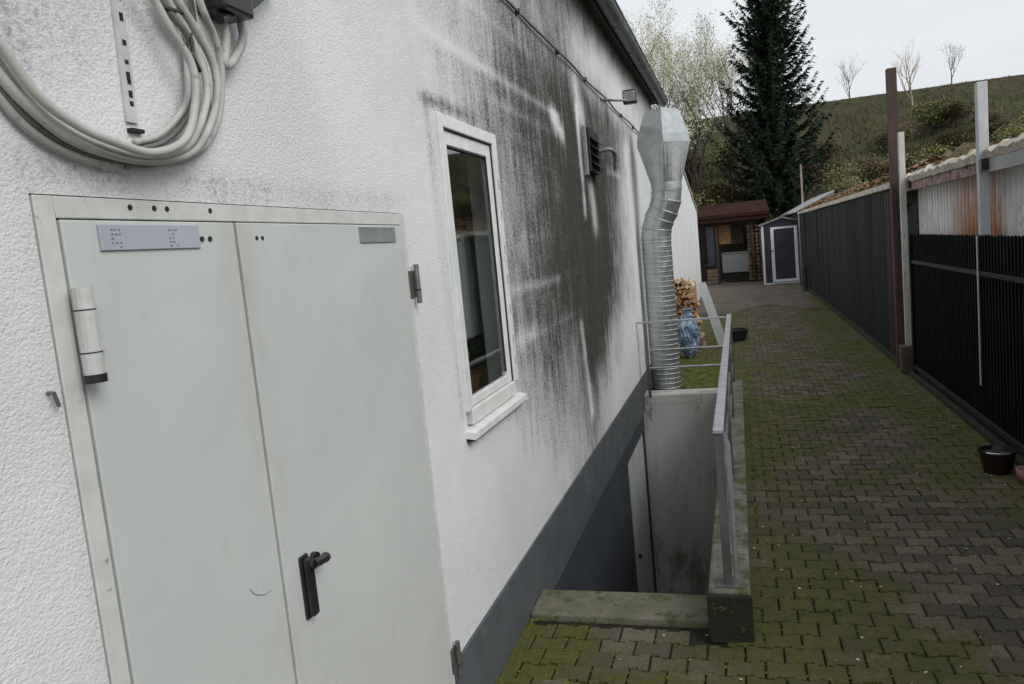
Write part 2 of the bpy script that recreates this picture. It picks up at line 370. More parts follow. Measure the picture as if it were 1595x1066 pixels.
def thing(name, loc, label, cat, group=None):
    o = bpy.data.objects.new(name, None); o.location = loc; o.empty_display_size = .1; COL.objects.link(o)
    return tag(o, label, cat, group)
def struct(mb, name, mat, **k): return tag(mb.build(name, mat, **k), kind='structure')
def bez(pts, n=8):
    """Catmull-Rom through points"""
    P = [Vector(p) for p in pts]; P = [P[0]*2-P[1]]+P+[P[-1]*2-P[-2]]; out = []
    for i in range(1, len(P)-2):
        for k in range(n):
            t = k/n; a, b, c, d = P[i-1:i+3]
            out.append(.5*((2*b)+(c-a)*t+(2*a-5*b+4*c-d)*t*t+(3*b-3*c+d-a)*t**3))
    out.append(P[-2]); return out

WX = -1.05      # face of the white wall
FX = 1.73       # line of the fence
def onwall(u, v, x=WX):
    r = RM@np.array([u-CX, v-CY, F_PX]); t = x/r[0]
    return (x, t*r[1], EYE+t*r[2])

# ------------------------------------------------------------------ ground
SW = (WX, -.21, 3.62, 8.05)     # stairwell opening x0,x1,y0,y1
g = MB()
xs = [-80, WX-.2, SW[1], 1.6, 90]; ys = [-30, SW[2], SW[3], 31]
for i in range(4):
    for j in range(3):
        if i == 1 and j == 1: continue
        x0, x1, y0, y1 = xs[i], xs[i+1], ys[j], ys[j+1]
        n = max(1, int((y1-y0)/4))
        for k in range(n):
            a, b_ = y0+(y1-y0)*k/n, y0+(y1-y0)*(k+1)/n
            g.add([(x0,a,-.012),(x1,a,-.012),(x1,b_,-.012),(x0,b_,-.012)], [(0,1,2,3)])
struct(g, 'ground', 'earth')
# interlocking pavers
def inside(x, y):
    if x < WX-.07 or x > FX+.10: return False
    if x < -.085 and 3.25 < y < 8.3: return False
    if -.30 < x < -.085 and 3.09 < y < 8.3: return False
    return 0 < y < 16.6+.8*math.sin(x*3)+1.2*rnd.random()
px, py = .150, .112
h1, h2 = .056+.0065, .056-.0065
q1, q2, q3 = px/2, px/2*.56, px/2*.44
out0 = [(q1,h1),(q2,h1),(q3,h2),(-q3,h2),(-q2,h1),(-q1,h1),(-q1,-h1),(-q2,-h1),(-q3,-h2),(q3,-h2),(q2,-h1),(q1,-h1)]
out0 = out0[::-1]
out0 = out0[::-1]
def inset(sc): return [(x-math.copysign(sc, x), y-math.copysign(sc, y)) for x, y in out0]
O1_, O2_ = inset(.0042), inset(.0092)
pv = MB(); shade = []; moss = []
hn0 = nrs.rand(64, 64)
def vn(x, y):
    x, y = x+40, y+10; i, j = int(x), int(y); fx, fy = x-i, y-j; q = lambda a, b: hn0[a % 64, b % 64]
    fx = fx*fx*(3-2*fx); fy = fy*fy*(3-2*fy)
    return (q(i,j)*(1-fx)+q(i+1,j)*fx)*(1-fy)+(q(i,j+1)*(1-fx)+q(i+1,j+1)*fx)*fy
def mossfield(x, y):
    m = .42+(vn(x*1.9, y*1.3)-.5)*.85+(vn(x*5, y*4)-.5)*.65
    m += .30*math.exp(-((x+.02)/.33)**2)*(1 if y > 3 else .6)          # along the parapet
    m += .40*math.exp(-((x-1.30)/.30)**2)*min(1, max(0, (y-5.2)/1.5))  # strip by the fence
    m += .05+.42*math.exp(-((y-2.95)/.5)**2)*(1 if x < .1 else .5)
    if y < 4.5: m -= .22*math.exp(-((x-1.2)/.6)**2)
    m -= .03*math.exp(-((x-.75)/.45)**2)
    if x < -.1 and y > 8: m += .5
    if y > 9 and x < 1.0: m -= .08*min(2, y-9)/1
    return m
for r in range(int(18.5/py)):
    for c in range(int(3.4/px)+2):
        x = -1.12+c*px+(px/2 if r % 2 else 0); y = .05+r*py
        if not inside(x, y): continue
        z = rnd.uniform(-.004, .004)+.002*math.sin(x*3+y*2); tx, ty = rnd.gauss(0, .025), rnd.gauss(0, .025)
        vs = []; w_ = rnd.gauss(0, .012); ca, sa = math.cos(w_), math.sin(w_)
        O1, O2 = [(X*ca-Y*sa, X*sa+Y*ca) for X, Y in O1_], [(X*ca-Y*sa, X*sa+Y*ca) for X, Y in O2_]
        for (X, Y) in O2: vs.append((x+X, y+Y, z+X*tx+Y*ty))
        for (X, Y) in O1: vs.append((x+X, y+Y, z-.0045+X*tx+Y*ty))
        for (X, Y) in O1: vs.append((x+X, y+Y, -.02))
        fs = [tuple(range(12))]+[(i, 12+i, 12+(i+1)%12, (i+1)%12) for i in range(12)]+[(12+i, 24+i, 24+(i+1)%12, 12+(i+1)%12) for i in range(12)]
        fs = [f[::-1] for f in fs]; pv.add(vs, fs)
        s = min(1, max(0, rnd.gauss(.45, .3)))
        ml = [mossfield(x+X, y+Y) for X, Y in O2]
        shade += [s]*36; moss += ml+[q+.15 for q in ml]+[q+.4 for q in ml]
po = struct(pv, 'paving', 'paver')
bm = bmesh.new(); bm.from_mesh(po.data); bmesh.ops.recalc_face_normals(bm, faces=bm.faces[:]); bm.to_mesh(po.data); bm.free()
for nm, vals in (('shade', shade), ('moss', moss)):
    a = po.data.attributes.new(nm, 'FLOAT', 'POINT'); a.data.foreach_set('value', vals)

# hillside
hx = np.linspace(-70, 80, 151); hy = np.concatenate([np.linspace(29, 56, 70), np.linspace(58, 110, 14)])
hn = nrs.rand(200, 200)
def vnoise(x, y):
    x, y = x+100, y+50; i, j = int(x), int(y); fx, fy = x-i, y-j
    fx = fx*fx*(3-2*fx); fy = fy*fy*(3-2*fy); q = lambda a, b: hn[a % 200, b % 200]
    return (q(i,j)*(1-fx)+q(i+1,j)*fx)*(1-fy)+(q(i,j+1)*(1-fx)+q(i+1,j+1)*fx)*fy
def hill_z(x, y):
    t = min(1, max(0, (y-30)/20)); z = 8.75*(t**1.05)
    if y < 31: z -= .4*(31-y)
    z += (vnoise(x*.35, y*.35)-.5)*.8*min(1, t*3)*(1-.95*max(0, (t-.9)*10)) + (vnoise(x*1.3, y*1.3)-.5)*.25*min(1, t*3)*(1-.95*max(0, (t-.9)*10))
    return z
hm = MB(); nx = len(hx)
vs = [(x, y, hill_z(x, y)) for y in hy for x in hx]
hm.add(vs, [(j*nx+i, j*nx+i+1, (j+1)*nx+i+1, (j+1)*nx+i) for j in range(len(hy)-1) for i in range(nx-1)])
struct(hm, 'hillside', 'hill', smooth=True)
# rough grass on the hillside
gm = MB(); gv = []; gf = []
for k in range(30000):
    y = 30+20.5*rnd.random(); x = rnd.uniform(-9, 21)*y/44
    if rnd.random() > .25+.9*vnoise(x*.5+7, y*.5): continue
    z = hill_z(x, y); h = rnd.uniform(.10, .38)*(1 if y < 47.5 else .25); a = rnd.uniform(0, math.pi); dx, dy = math.cos(a)*.035, math.sin(a)*.035
    lx, ly = rnd.gauss(0, .12), rnd.gauss(0, .12)
    o = len(gv); gv += [(x-dx,y-dy,z-.05),(x+dx,y+dy,z-.05),(x+lx,y+ly,z+h)]; gf.append((o,o+1,o+2))
gm.v, gm.f = gv, gf
tag(gm.build('grass', 'grass'), 'rough brown and green grass covering the hillside behind the fence', 'grass', kind='stuff')

# ------------------------------------------------------------------ the white building
bld = thing('white_building', (WX, 4, 0), 'white plastered building with dark mould stains and grey plinth filling the left side', 'building')
ZP, ZT, YE = .285, 3.60, 11.3
DY0, DY1, DZ0, DZ1 = .962, 2.375, .06, 1.865        # steel door opening
WY0, WY1, WZ0, WZ1 = 2.765, 3.475, 1.015, 2.245     # window opening
# mould and soffit shade samples: photographed darkness (0 clean .. 1 darkest) converted to points on the wall
L = {30: '500:188 600:182 680:168 740:152 780:125 820:112 850:120',
     60: '640:180 700:160 745:150 790:100 830:100 862:88',
     100: '560:188 640:182 690:158 740:140 785:108 815:95 850:92 885:84',
     150: '600:186 650:175 700:160 745:125 775:112 810:90 840:82 870:74 905:84 930:100',
     200: '620:188 660:170 790:110 820:88 850:78 880:66 925:88 945:92 970:118 990:165',
     250: '640:188 790:120 815:96 845:84 875:62 895:58 940:66 955:90 975:150 995:178',
     300: '640:190 795:126 820:104 850:84 880:58 900:54 940:52 955:104 975:158 997:182',
     350: '650:192 800:128 825:100 855:76 885:60 915:48 940:50 958:104 978:160 998:182',
     400: '655:194 805:128 830:98 858:72 890:56 920:44 945:48 962:112 982:165',
     450: '660:194 808:120 832:92 860:76 890:60 915:44 940:48 960:100 980:160',
     500: '665:196 812:118 838:92 868:80 890:92 912:46 938:58 958:140 980:170',
     550: '670:196 816:130 845:98 875:96 892:120 915:50 935:76 955:152 980:172',
     600: '675:198 822:142 850:115 878:118 898:140 918:60 938:140 960:172 990:176',
     650: '685:198 825:158 850:150 880:146 905:150 925:104 940:165 960:172',
     700: '690:198 800:186 840:176 870:160 900:158 915:150', 760: '700:200 780:196 840:186 870:180', 850: '720:200 780:198 810:190'}
smp = []
for v_, row in L.items():
    for e in row.split():
        u_, l_ = e.split(':'); p = onwall(float(u_), v_); smp.append((math.log(p[1]), p[2], max(0, min(1.08, (182-float(l_))/132))))
for z_ in np.arange(.2, 3.9, .2):
    for y_ in (.2, .5, .9, 1.3, 1.7): smp.append((math.log(y_), z_, .0 if z_ < 2.2 or y_ < .7 else .03))
    for y_ in (9.2, 10.5, 12, 14, 18, 22): smp.append((math.log(y_), z_, .12 if z_ < 3.2 else .3))
for y_ in np.exp(np.linspace(math.log(2.2), math.log(9), 16)):  # soffit shadow painted in together with mould, darkest at the top of the wall
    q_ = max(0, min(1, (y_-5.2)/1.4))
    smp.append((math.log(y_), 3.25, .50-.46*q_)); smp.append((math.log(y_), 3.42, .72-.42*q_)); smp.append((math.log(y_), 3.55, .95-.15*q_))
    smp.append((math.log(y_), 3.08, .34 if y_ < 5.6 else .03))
smp = np.array(smp)
def dirt_shade_at(P):
    ly = np.log(np.maximum(P[:, 0], .15)); z = P[:, 1]
    d2 = ((ly[:, None]-smp[None, :, 0])/.045)**2+((z[:, None]-smp[None, :, 1])/.12)**2
    w_ = np.exp(-.5*np.minimum(d2, 60))+1e-12
    d = (w_*smp[None, :, 2]).sum(1)/w_.sum(1)
    y = P[:, 0]
    def line(y0, z0, y1, z1, wd, amt):      # pale streaks: joints and drips
        t = np.clip(((y-y0)*(y1-y0)+(z-z0)*(z1-z0))/((y1-y0)**2+(z1-z0)**2), 0, 1)
        dd = np.hypot(y-(y0+t*(y1-y0)), z-(z0+t*(z1-z0)))
        return amt*np.exp(-(dd/wd)**2)
    for a in ((3.7, 2.3, 5.6, 2.3, .018, .085), (3.7, 2.05, 6.6, 2.05, .018, .085), (3.8, 1.79, 6.8, 1.79, .02, .085), (4.4, 1.52, 7.0, 1.52, .02, .085), (3.8, 1.27, 6.6, 1.27, .02, .085), (2.5, 2.55, 5.0, 2.54, .022, .28), (3.5, 2.42, 4.9, 2.40, .02, .14), (2.6, 2.80, 4.4, 2.80, .02, .12), (3.55, 1.52, 4.6, 1.52, .02, .22), (3.6, 1.28, 3.9, 1.28, .05, .3),
              (4.80, 2.52, 5.05, 2.44, .075, .85), (5.62, 2.66, 5.62, 1.95, .07, .75), (5.95, 2.14, 6.0, 1.9, .15, .7), (5.15, 1.15, 5.25, .55, .07, .55), (6.8, 2.35, 7.6, 2.34, .025, .3), (5.65, 2.82, 5.8, 2.66, .13, .55),
              (8.3, 2.6, 8.5, .9, .25, .3)):
        d = d-line(*a)
    # grime creeping round the window head and the sill
    d = np.maximum(d, line(2.66, 2.285, 3.5, 2.272, .028, .55)); d = np.maximum(d, line(2.69, 2.3, 2.71, 1.1, .02, .34)); d = np.maximum(d, line(3.53, 2.2, 3.53, 1.2, .022, .4))
    # thin grime round the steel door, greyer wall tone round the cable coil
    d = np.maximum(d, line(.93, 1.90, 2.4, 1.895, .014, .22)); d = np.maximum(d, line(.955, 1.88, .955, .3, .006, .34)); d = np.maximum(d, line(.95, 1.872, 2.3, 1.872, .006, .28))
    d = np.maximum(d, line(.95, 2.15, 1.5, 2.6, .16, .16))
    return np.clip(d, 0, 1.1)
def cuts(a, b, step, marks):
    s = sorted(set([a, b]+[m for m in marks if a < m < b])); out = [a]
    for p, q in zip(s[:-1], s[1:]):
        n = max(1, round((q-p)/step)); out += [p+(q-p)*k/n for k in range(1, n+1)]
    return out
Ys = cuts(-6, -.2, .5, [])+cuts(-.2, 9, .042, [DY0, DY1, WY0, WY1])[1:]+cuts(9, YE, .12, [])[1:]
Zs = cuts(ZP, ZT, .042, [DZ1, WZ0, WZ1])
wb = MB(); ny = len(Ys)
wb.v = [(WX, y, z) for z in Zs for y in Ys]
def hole(y, z): return (DY0 < y < DY1 and DZ0 < z < DZ1) or (WY0 < y < WY1 and WZ0 < z < WZ1)
for j in range(len(Zs)-1):
    for i in range(ny-1):
        if hole((Ys[i]+Ys[i+1])/2, (Zs[j]+Zs[j+1])/2): continue
        wb.f.append((j*ny+i, j*ny+i+1, (j+1)*ny+i+1, (j+1)*ny+i))
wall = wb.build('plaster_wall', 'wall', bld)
P = np.array([(y, z) for z in Zs for y in Ys]); D = np.concatenate([dirt_shade_at(P[k:k+4000]) for k in range(0, len(P), 4000)])
a = wall.data.attributes.new('dirt_shade', 'FLOAT', 'POINT'); a.data.foreach_set('value', D.astype(np.float32))
B = np.exp(-((P[:, 0]-6.0)/2.0)**2)
a = wall.data.attributes.new('brown', 'FLOAT', 'POINT'); a.data.foreach_set('value', B.astype(np.float32))
# reveals of the openings, back wall, plinth
for (y0, y1, z0, z1, d) in ((DY0, DY1, ZP, DZ1, .07), (WY0, WY1, WZ0, WZ1, .14)):
    rv = MB()
    rv.add([(WX,y0,z0),(WX-d,y0,z0),(WX-d,y0,z1),(WX,y0,z1)], [(0,1,2,3)]); rv.add([(WX,y1,z0),(WX-d,y1,z0),(WX-d,y1,z1),(WX,y1,z1)], [(3,2,1,0)])
    rv.add([(WX,y0,z1),(WX,y1,z1),(WX-d,y1,z1),(WX-d,y0,z1)], [(0,3,2,1)])
    if d < .1: rv.build('door_reveal', 'wall', bld)
rv.add([(WX,WY0,WZ0),(WX,WY1,WZ0),(WX-.14,WY1,WZ0),(WX-.14,WY0,WZ0)], [(0,1,2,3)])
rv.build('window_reveal', 'wall', bld)
rv = MB()
rv.add([(WX-.001, YE, ZP), (WX-5, YE, ZP), (WX-5, YE, ZT), (WX-.001, YE, ZT)], [(0,1,2,3)])
rv.build('end_wall', 'wall', bld)
pl = MB()
pl.box(WX-.02, WX+.012, -6, DY0-.003, -.2, ZP)
pl.box(WX-.02, WX+.012, DY1+.003, SW[2], -.2, ZP)
pl.box(WX-.02, WX+.012, SW[2]+.0005, 8.3, -.075, ZP)
pl.box(WX-.02, WX+.012, 8.3005, YE, -.2, ZP)
pl.build('plinth', 'plinth', bld)
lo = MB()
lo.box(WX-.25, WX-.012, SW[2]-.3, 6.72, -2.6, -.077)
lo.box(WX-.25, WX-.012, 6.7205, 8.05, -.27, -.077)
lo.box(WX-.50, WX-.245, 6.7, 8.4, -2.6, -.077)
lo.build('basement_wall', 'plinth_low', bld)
MB().box(WX-.25, WX-.015, 8.003, 8.0505, -2.6, -.277).build('door_jamb', 'plinth_low', bld)
bd = MB(); bd.box(WX-.09, WX-.035, 6.8, 8.0, -2.28, -.28, bev=.004)
bdo = bd.build('basement_door', 'whiteboard', bld)
MB().box(WX-.0345, WX-.005, 7.06, 7.10, -1.30, -1.27).build('handle', 'black', bdo)
# roof: soffit, gutter, tiles
sf = MB(); sf.box(WX-.3, WX+.075, -6, YE+.12, ZT-.004, ZT+.03)
sf.build('soffit', 'soffit', bld)
fa = MB(); fa.box(WX+.076, WX+.092, -6, YE+.12, ZT-.03, ZT+.10); fa.build('fascia', 'soffit', bld)
gu = MB(); n = 10; gy0, gy1 = -6, YE+.15
ring = lambda y: [(WX+.155+.065*math.cos(math.pi+math.pi*k/n), y, ZT+.03+.075*math.sin(math.pi+math.pi*k/n)) for k in range(n+1)]+[(WX+.155+.06*math.cos(-math.pi*k/n), y, ZT+.03+.068*math.sin(-math.pi*k/n)) for k in range(n+1)]
gu.loft([ring(gy0), ring(gy1)])
gu.tube([(WX+.221, gy0, ZT+.035), (WX+.221, gy1, ZT+.035)], .009, 6)
gt = gu.build('gutter', 'gutter', bld)
for k in range(12):
    y = -1+k; hb = MB(); pts = [(WX+.155+.069*math.cos(math.pi+math.pi*q/8), y, ZT+.03+.08*math.sin(math.pi+math.pi*q/8)) for q in range(9)]
    hb.tube(pts, .005, 5).build('gutter_bracket', 'gutter', gt)
rf = MB()
for k in range(16):
    x1 = WX+.14-k*.33; z1 = ZT+.105+k*.16
    rf.box(x1-.36, x1, -6.1, YE+.14, z1, z1+.03)
rf.build('roof', 'roof', bld)

MB().box(WX-.08, WX+.004, DY0-.003, DY1+.003, -.2, DZ0-.001).build('threshold', 'plinth', bld)
# ---- steel door with frame
dr = bld
fr = MB(); fw = .042
fr.box(WX-.05, WX+.0025, DY0+.004, DY0+fw, DZ0, DZ1-.002, bev=.002)
fr.box(WX-.05, WX+.0025, DY1-.03, DY1-.001, DZ0, DZ1-.0005, bev=.003)
fr.box(WX-.05, WX+.0020, DY0+fw+.0008, DY1-.0305, DZ1-.038, DZ1-.002, bev=.002)
fro = fr.build('door_frame', 'frame', bld)
MB().box(WX-.07, WX-.045, DY0+.002, DY1-.002, DZ0, DZ1-.003).build('door_rebate', 'gap', fro)
for y in (1.167, 1.228, 1.262, 1.39):
    MB().tube([(WX+.0015, y, 1.849-.002*(y-1)), (WX+.0034, y, 1.849-.002*(y-1))], .0055, 8).build('screw_hole', 'gap', fro)
GY = 1.465
l1 = MB().box(WX-.035, WX+.004, DY0+fw+.0055, GY-.0045, DZ0+.006, DZ1-.0405, bev=.0025).build('door_leaf', 'door', bld)
l2 = MB().box(WX-.035, WX+.006, GY+.0035, DY1-.034, DZ0+.006, DZ1-.0405, bev=.0025).build('door_leaf', 'door', bld)
tag(l1, 'narrow left leaf of the grey steel door'); tag(l2, 'wide right leaf of the grey steel door with black handle')
pn = MB().box(WX+.0045, WX+.009, 1.081, 1.338, 1.772, 1.817, bev=.001).build('name_plate', 'plate', l1)
for y, seq in ((1.118, (1.808, 1.800, 1.793, 1.785, 1.778)), (1.262, (1.808, 1.800, 1.792, 1.785, 1.778))):
    pr = MB()
    for i, z in enumerate(seq):
        for q in range(3):
            if rnd.random() < .75: pr.box(WX+.009, WX+.0098, y-.012+q*.009, y-.012+q*.009+rnd.uniform(.003, .006), z-.0016, z+.0012)
    pr.build('faded_lettering', 'print', pn)
pd = MB().box(WX+.0065, WX+.011, 2.035, 2.275, 1.772, 1.818, bev=.001).build('name_plate', 'plate_dull', l2)
for lf, yy in ((l1, (1.348, 1.373)), (l2, (1.535, 1.557))):
    for y in yy: MB().tube([(WX+.004, y, 1.79), (WX+.0075, y, 1.79)], .0052, 8).build('screw', 'gap', lf)
# scratch on the left leaf
sc = bez([(WX+.0045, 1.344, 1.042), (WX+.0045, 1.36, 1.022), (WX+.0045, 1.39, 1.008), (WX+.0045, 1.42, 1.006)], 5)
MB().tube(sc, .0012, 4).build('scratch', 'plate_dull', l1)
# left hinge: stout painted barrel with a bracket plate
hg = MB(); hg.tube([(WX+.028, 1.006, 1.57), (WX+.028, 1.006, 1.712)], .0165, 14)
hg.box(WX+.004, WX+.012, 1.012, 1.052, 1.60, 1.69, bev=.002)
hgo = hg.build('hinge', 'hinge', l1)
tag(hgo, 'stout painted hinge barrel with black base')
MB().tube([(WX+.028, 1.006, 1.556), (WX+.028, 1.006, 1.5695)], .018, 14).build('hinge_cap', 'black', hgo)
for z in (1.605, 1.675): MB().tube([(WX+.028, 1.006, z), (WX+.028, 1.006, z+.002)], .0172, 14).build('hinge_ring', 'gap', hgo)
MB().box(WX+.0121, WX+.0132, 1.026, 1.032, 1.642, 1.648).build('screw', 'gap', hgo)
for zc in (1.63, .30):
    h2 = MB().tube([(WX+.020, DY1+.012, zc-.065), (WX+.020, DY1+.012, zc+.065)], .009, 10)
    h2.box(WX+.001, WX+.006, DY1-.02, DY1+.022, zc-.045, zc+.045)
    ho = h2.build('hinge', 'steel', l2)
    MB().tube([(WX+.020, DY1+.012, zc-.022), (WX+.020, DY1+.012, zc-.018)], .0105, 10).build('hinge_ring', 'gap', ho)
# handle: round rose, lever hanging down, cylinder beside it
hx = WX+.006
hd = MB(); hy_, hz_ = 1.545, 1.012
hd.box(hx, hx+.009, hy_-.017, hy_+.017, hz_-.135, hz_+.022, bev=.004)
hd.box(hx+.0095, hx+.024, hy_-.0145, hy_+.0145, hz_-.128, hz_+.016, bev=.005)
hd.tube([(hx+.018, hy_+.002, hz_), (hx+.034, hy_+.002, hz_)], .012, 14)
ho = hd.build('handle', 'black', l2)
MB().tube(bez([(hx+.032, hy_, hz_+.002), (hx+.036, hy_+.018, hz_), (hx+.034, hy_+.040, hz_-.003), (hx+.030, hy_+.056, hz_-.006)], 4), [.011]*9+[.0125]*3+[.013], 12).build('lever', 'black', ho)
MB().tube([(hx, hy_+.046, hz_-.006), (hx+.012, hy_+.046, hz_-.006)], .017, 18).build('lock_cylinder', 'black', ho)

# ---- window
wn = MB(); T = .045
x0, x1 = WX+.001, WX+.012
wn.box(x0-.03, x1, WY0-.004, WY0+T, WZ0+.09, WZ1+.004, bev=.003); wn.box(x0-.03, x1, WY1-T, WY1+.012, WZ0+.09, WZ1+.004, bev=.003)
wn.box(x0-.03, x1-.001, WY0+T+.0005, WY1-T-.0005, WZ1-T, WZ1+.003, bev=.003); wn.box(x0-.03, x1-.001, WY0+T+.0005, WY1-T-.0005, WZ0+.03, WZ0+.09, bev=.003)
wfo = wn.build('window', 'upvc', bld)
ss = MB(); a0, a1, b0, b1 = WY0+T+.004, WY1-T-.004, WZ0+.094, WZ1-T-.005; s_ = .055
xa, xb = WX-.035, WX-.004
ss.box(xa, xb, a0, a0+s_, b0, b1, bev=.004); ss.box(xa, xb, a1-s_, a1, b0, b1, bev=.004)
ss.box(xa, xb-.001, a0+s_+.0005, a1-s_-.0005, b1-s_, b1, bev=.004); ss.box(xa, xb-.001, a0+s_+.0005, a1-s_-.0005, b0, b0+s_-.02, bev=.004)
sso = ss.build('sash', 'upvc', wfo)
MB().box(xa+.012, xa+.017, a0+s_-.006, a1-s_+.006, b0+s_-.028, b1-s_+.006).build('pane', 'glass', sso)
sm = MB()
for (p, q, r_, s2) in ((a0-.004, a0-.0005, b0, b1), (a1+.0005, a1+.004, b0, b1)): sm.box(xa, xb+.006, p, q, r_, s2)
sm.box(xa, xb+.006, a0, a1, b1+.0005, b1+.0045)
for (p, q) in ((a0+s_+.0006, a0+s_+.005), (a1-s_-.005, a1-s_-.0006)): sm.box(xa+.018, xb-.004, p, q, b0+s_, b1-s_-.001)
sm.box(xa+.018, xb-.004, a0+s_+.006, a1-s_-.006, b1-s_-.006, b1-s_-.001)
sm.build('rubber_seal', 'seal', sso)
# drainage / fixing slots in the right profile
for z in (2.02, 1.88, 1.72, 1.58, 1.44, 1.30, 1.20):
    MB().box(WX+.0119, WX+.0128, WY1-.018, WY1-.013, z-.022, z+.022).build('slot', 'gap', wfo)
sl_ = MB().add([(WX-.03, WY0-.03, WZ0+.028), (WX+.040, WY0-.03, WZ0+.012), (WX+.040, WY0-.03, WZ0-.014), (WX-.03, WY0-.03, WZ0-.004),
                (WX-.03, WY1+.03, WZ0+.028), (WX+.040, WY1+.03, WZ0+.012), (WX+.040, WY1+.03, WZ0-.014), (WX-.03, WY1+.03, WZ0-.004)],
               [(0,1,2,3),(7,6,5,4),(0,4,5,1),(1,5,6,2),(2,6,7,3),(3,7,4,0)])
slo = sl_.build('window_sill', 'upvc', wfo)
MB().box(WX+.001, WX+.036, WY0-.028, WY1+.028, WZ0-.020, WZ0-.0145).build('sill_underside', 'gap', slo)
# room behind the pane
rm = MB(); R = (WX-1.4, WX-.145, WY0-.6, WY1+1.6, .9, 2.6)
rm.add([(R[0],R[2],R[4]),(R[0],R[3],R[4]),(R[0],R[3],R[5]),(R[0],R[2],R[5])], [(0,1,2,3)])
rm.add([(R[0],R[3],R[4]),(R[1],R[3],R[4]),(R[1],R[3],R[5]),(R[0],R[3],R[5])], [(0,1,2,3)])
rm.add([(R[0],R[2],R[4]),(R[1],R[2],R[4]),(R[1],R[3],R[4]),(R[0],R[3],R[4])], [(0,1,2,3)])
rm.add([(R[0],R[2],R[5]),(R[1],R[2],R[5]),(R[1],R[3],R[5]),(R[0],R[3],R[5])], [(3,2,1,0)])
rm.add([(R[0],R[2],R[4]),(R[1],R[2],R[4]),(R[1],R[2],R[5]),(R[0],R[2],R[5])], [(3,2,1,0)])
rm.build('room', 'room', bld)
MB().box(WX-.42, WX-.146, WY0-.3, WY1+1.2, 1.005, 1.03).build('inner_sill', 'upvc', bld)
MB().tube([(WX-.20, WY0-.2, 1.80), (WX-.20, WY1+1.0, 1.80)], .013, 6).build('curtain_rod', 'upvc', bld)
ct = MB(); cv = []
for i in range(90):
    y = WY0-.1+i*.017; cv.append((WX-.20+.010*math.sin(i*1.1), y))
ct.add([(x, y, z) for z in (1.32, 1.79) for x, y in cv], [(i, i+1, 90+i+1, 90+i) for i in range(89)])
ct.build('curtain', 'curtain', bld)
fp = thing('flower_pot', (WX-.26, 3.52, 1.03), 'leafy green plant in a terracotta pot standing behind the window pane', 'potted plant')
MB().lathe((WX-.26, 3.52, 1.031), [(.045, 0), (.065, .11), (.07, .11), (.07, .13), (.06, .13), (.055, .10)], 16).build('pot', 'terracotta', fp)
lf = MB()
for k in range(130):
    a_, r_ = rnd.uniform(0, 6.3), rnd.uniform(.01, .10); c = Vector((WX-.26+r_*math.cos(a_), 3.52+r_*math.sin(a_)*1.4, 1.15+rnd.uniform(0, .14)))
    d = Vector((rnd.gauss(0,1), rnd.gauss(0,1), rnd.gauss(0,1))).normalized()*.025; e = d.orthogonal().normalized()*.012
    lf.add([c-d, c+e, c+d, c-e], [(0,1,2,3)])
lf.build('foliage', 'houseplant', fp)
bk = thing('storage_jar', (WX-.25, 3.78, 1.03), 'tall reddish clay jar behind the window pane, beside the green plant', 'jar')
MB().lathe((WX-.25, 3.80, 1.031), [(.05, 0), (.075, .06), (.08, .16), (.06, .23), (.045, .25)], 18).build('jar_body', 'terracotta', bk, smooth=True)
MB().lathe((WX-.25, 3.80, 1.282), [(.05, 0), (.05, .015), (.015, .03)], 18).build('lid', 'terracotta', bk)

# ---- far annex
an = thing('far_annex', (WX, 18, 0), 'far white plastered annex wall behind the metal duct', 'building')
aw = MB(); aw.add([(WX-.03, YE+.011, -.05), (WX-.03, 23.2, -.05), (WX-.03, 23.2, 2.35), (WX-.03, 17.5, 3.20), (WX-.03, YE+.01, 3.20)], [(0,1,2,3,4)])
aw.add([(WX-.03, 23.2, -.05), (WX-5, 23.2, -.05), (WX-5, 23.2, 2.35), (WX-.03, 23.2, 2.35)], [(0,1,2,3)])
awo = aw.build('annex_wall', 'wall', an)
ar = MB(); ar.add([(x, y, z+dz) for dz in (0, .045) for x in (WX-5, WX+.0) for y, z in ((YE+.16, 3.21), (17.5, 3.21), (23.25, 2.36))],
       [(0,3,4,1),(1,4,5,2),(6,7,10,9),(7,8,11,10),(3,9,10,4),(4,10,11,5),(0,1,7,6),(1,2,8,7),(2,5,11,8),(0,6,9,3)])
ar.build('annex_roof', 'light_roof', an)

# ------------------------------------------------------------------ stairwell
ew = thing('retaining_wall', (-.63, 8.1, 0), 'grey concrete end wall of the sunken stairwell, below the metal duct', 'wall')
MB().box(WX-.24, -.215, 8.052, 8.30, -2.6, .085, bev=.012).build('wall_slab', 'concrete_light', ew)
pw = thing('parapet', (-.12, 5.7, 0), 'low mossy concrete parapet along the right side of the stairwell', 'wall')
MB().box(-.208, -.037, 3.18, 8.051, .0, .215, bev=.012).build('parapet_wall', 'parapet', pw)
MB().box(-.206, -.04, 3.22, 8.049, -2.6, -.001).build('parapet_foot', 'concrete', pw)
MB().box(-.214, -.03, 3.150, 3.179, -.01, .205, bev=.012).build('parapet_end', 'dark_moss_concrete', pw)
ks = thing('kerb_slab', (-.6, 3.4, 0), 'mossy concrete kerb slab across the head of the stairwell', 'kerb')
MB().box(WX+.013, -.215, 3.285, 3.55, -.2, .022, bev=.008).build('kerb', 'concrete_moss', ks)
stt = MB()
z = -.0; y = 3.551
for k in range(13):
    z -= .172; stt.box(WX-.01, -.209, y, y+.27, -2.6, z); y += .2705
tag(stt.build('basement_stairs', 'concrete'), 'concrete steps going down beside the white building to the basement door', 'stairs')
struct(MB().box(WX-.2, -.209, y, 8.051, -2.6, -2.26), 'stairwell_floor', 'concrete')

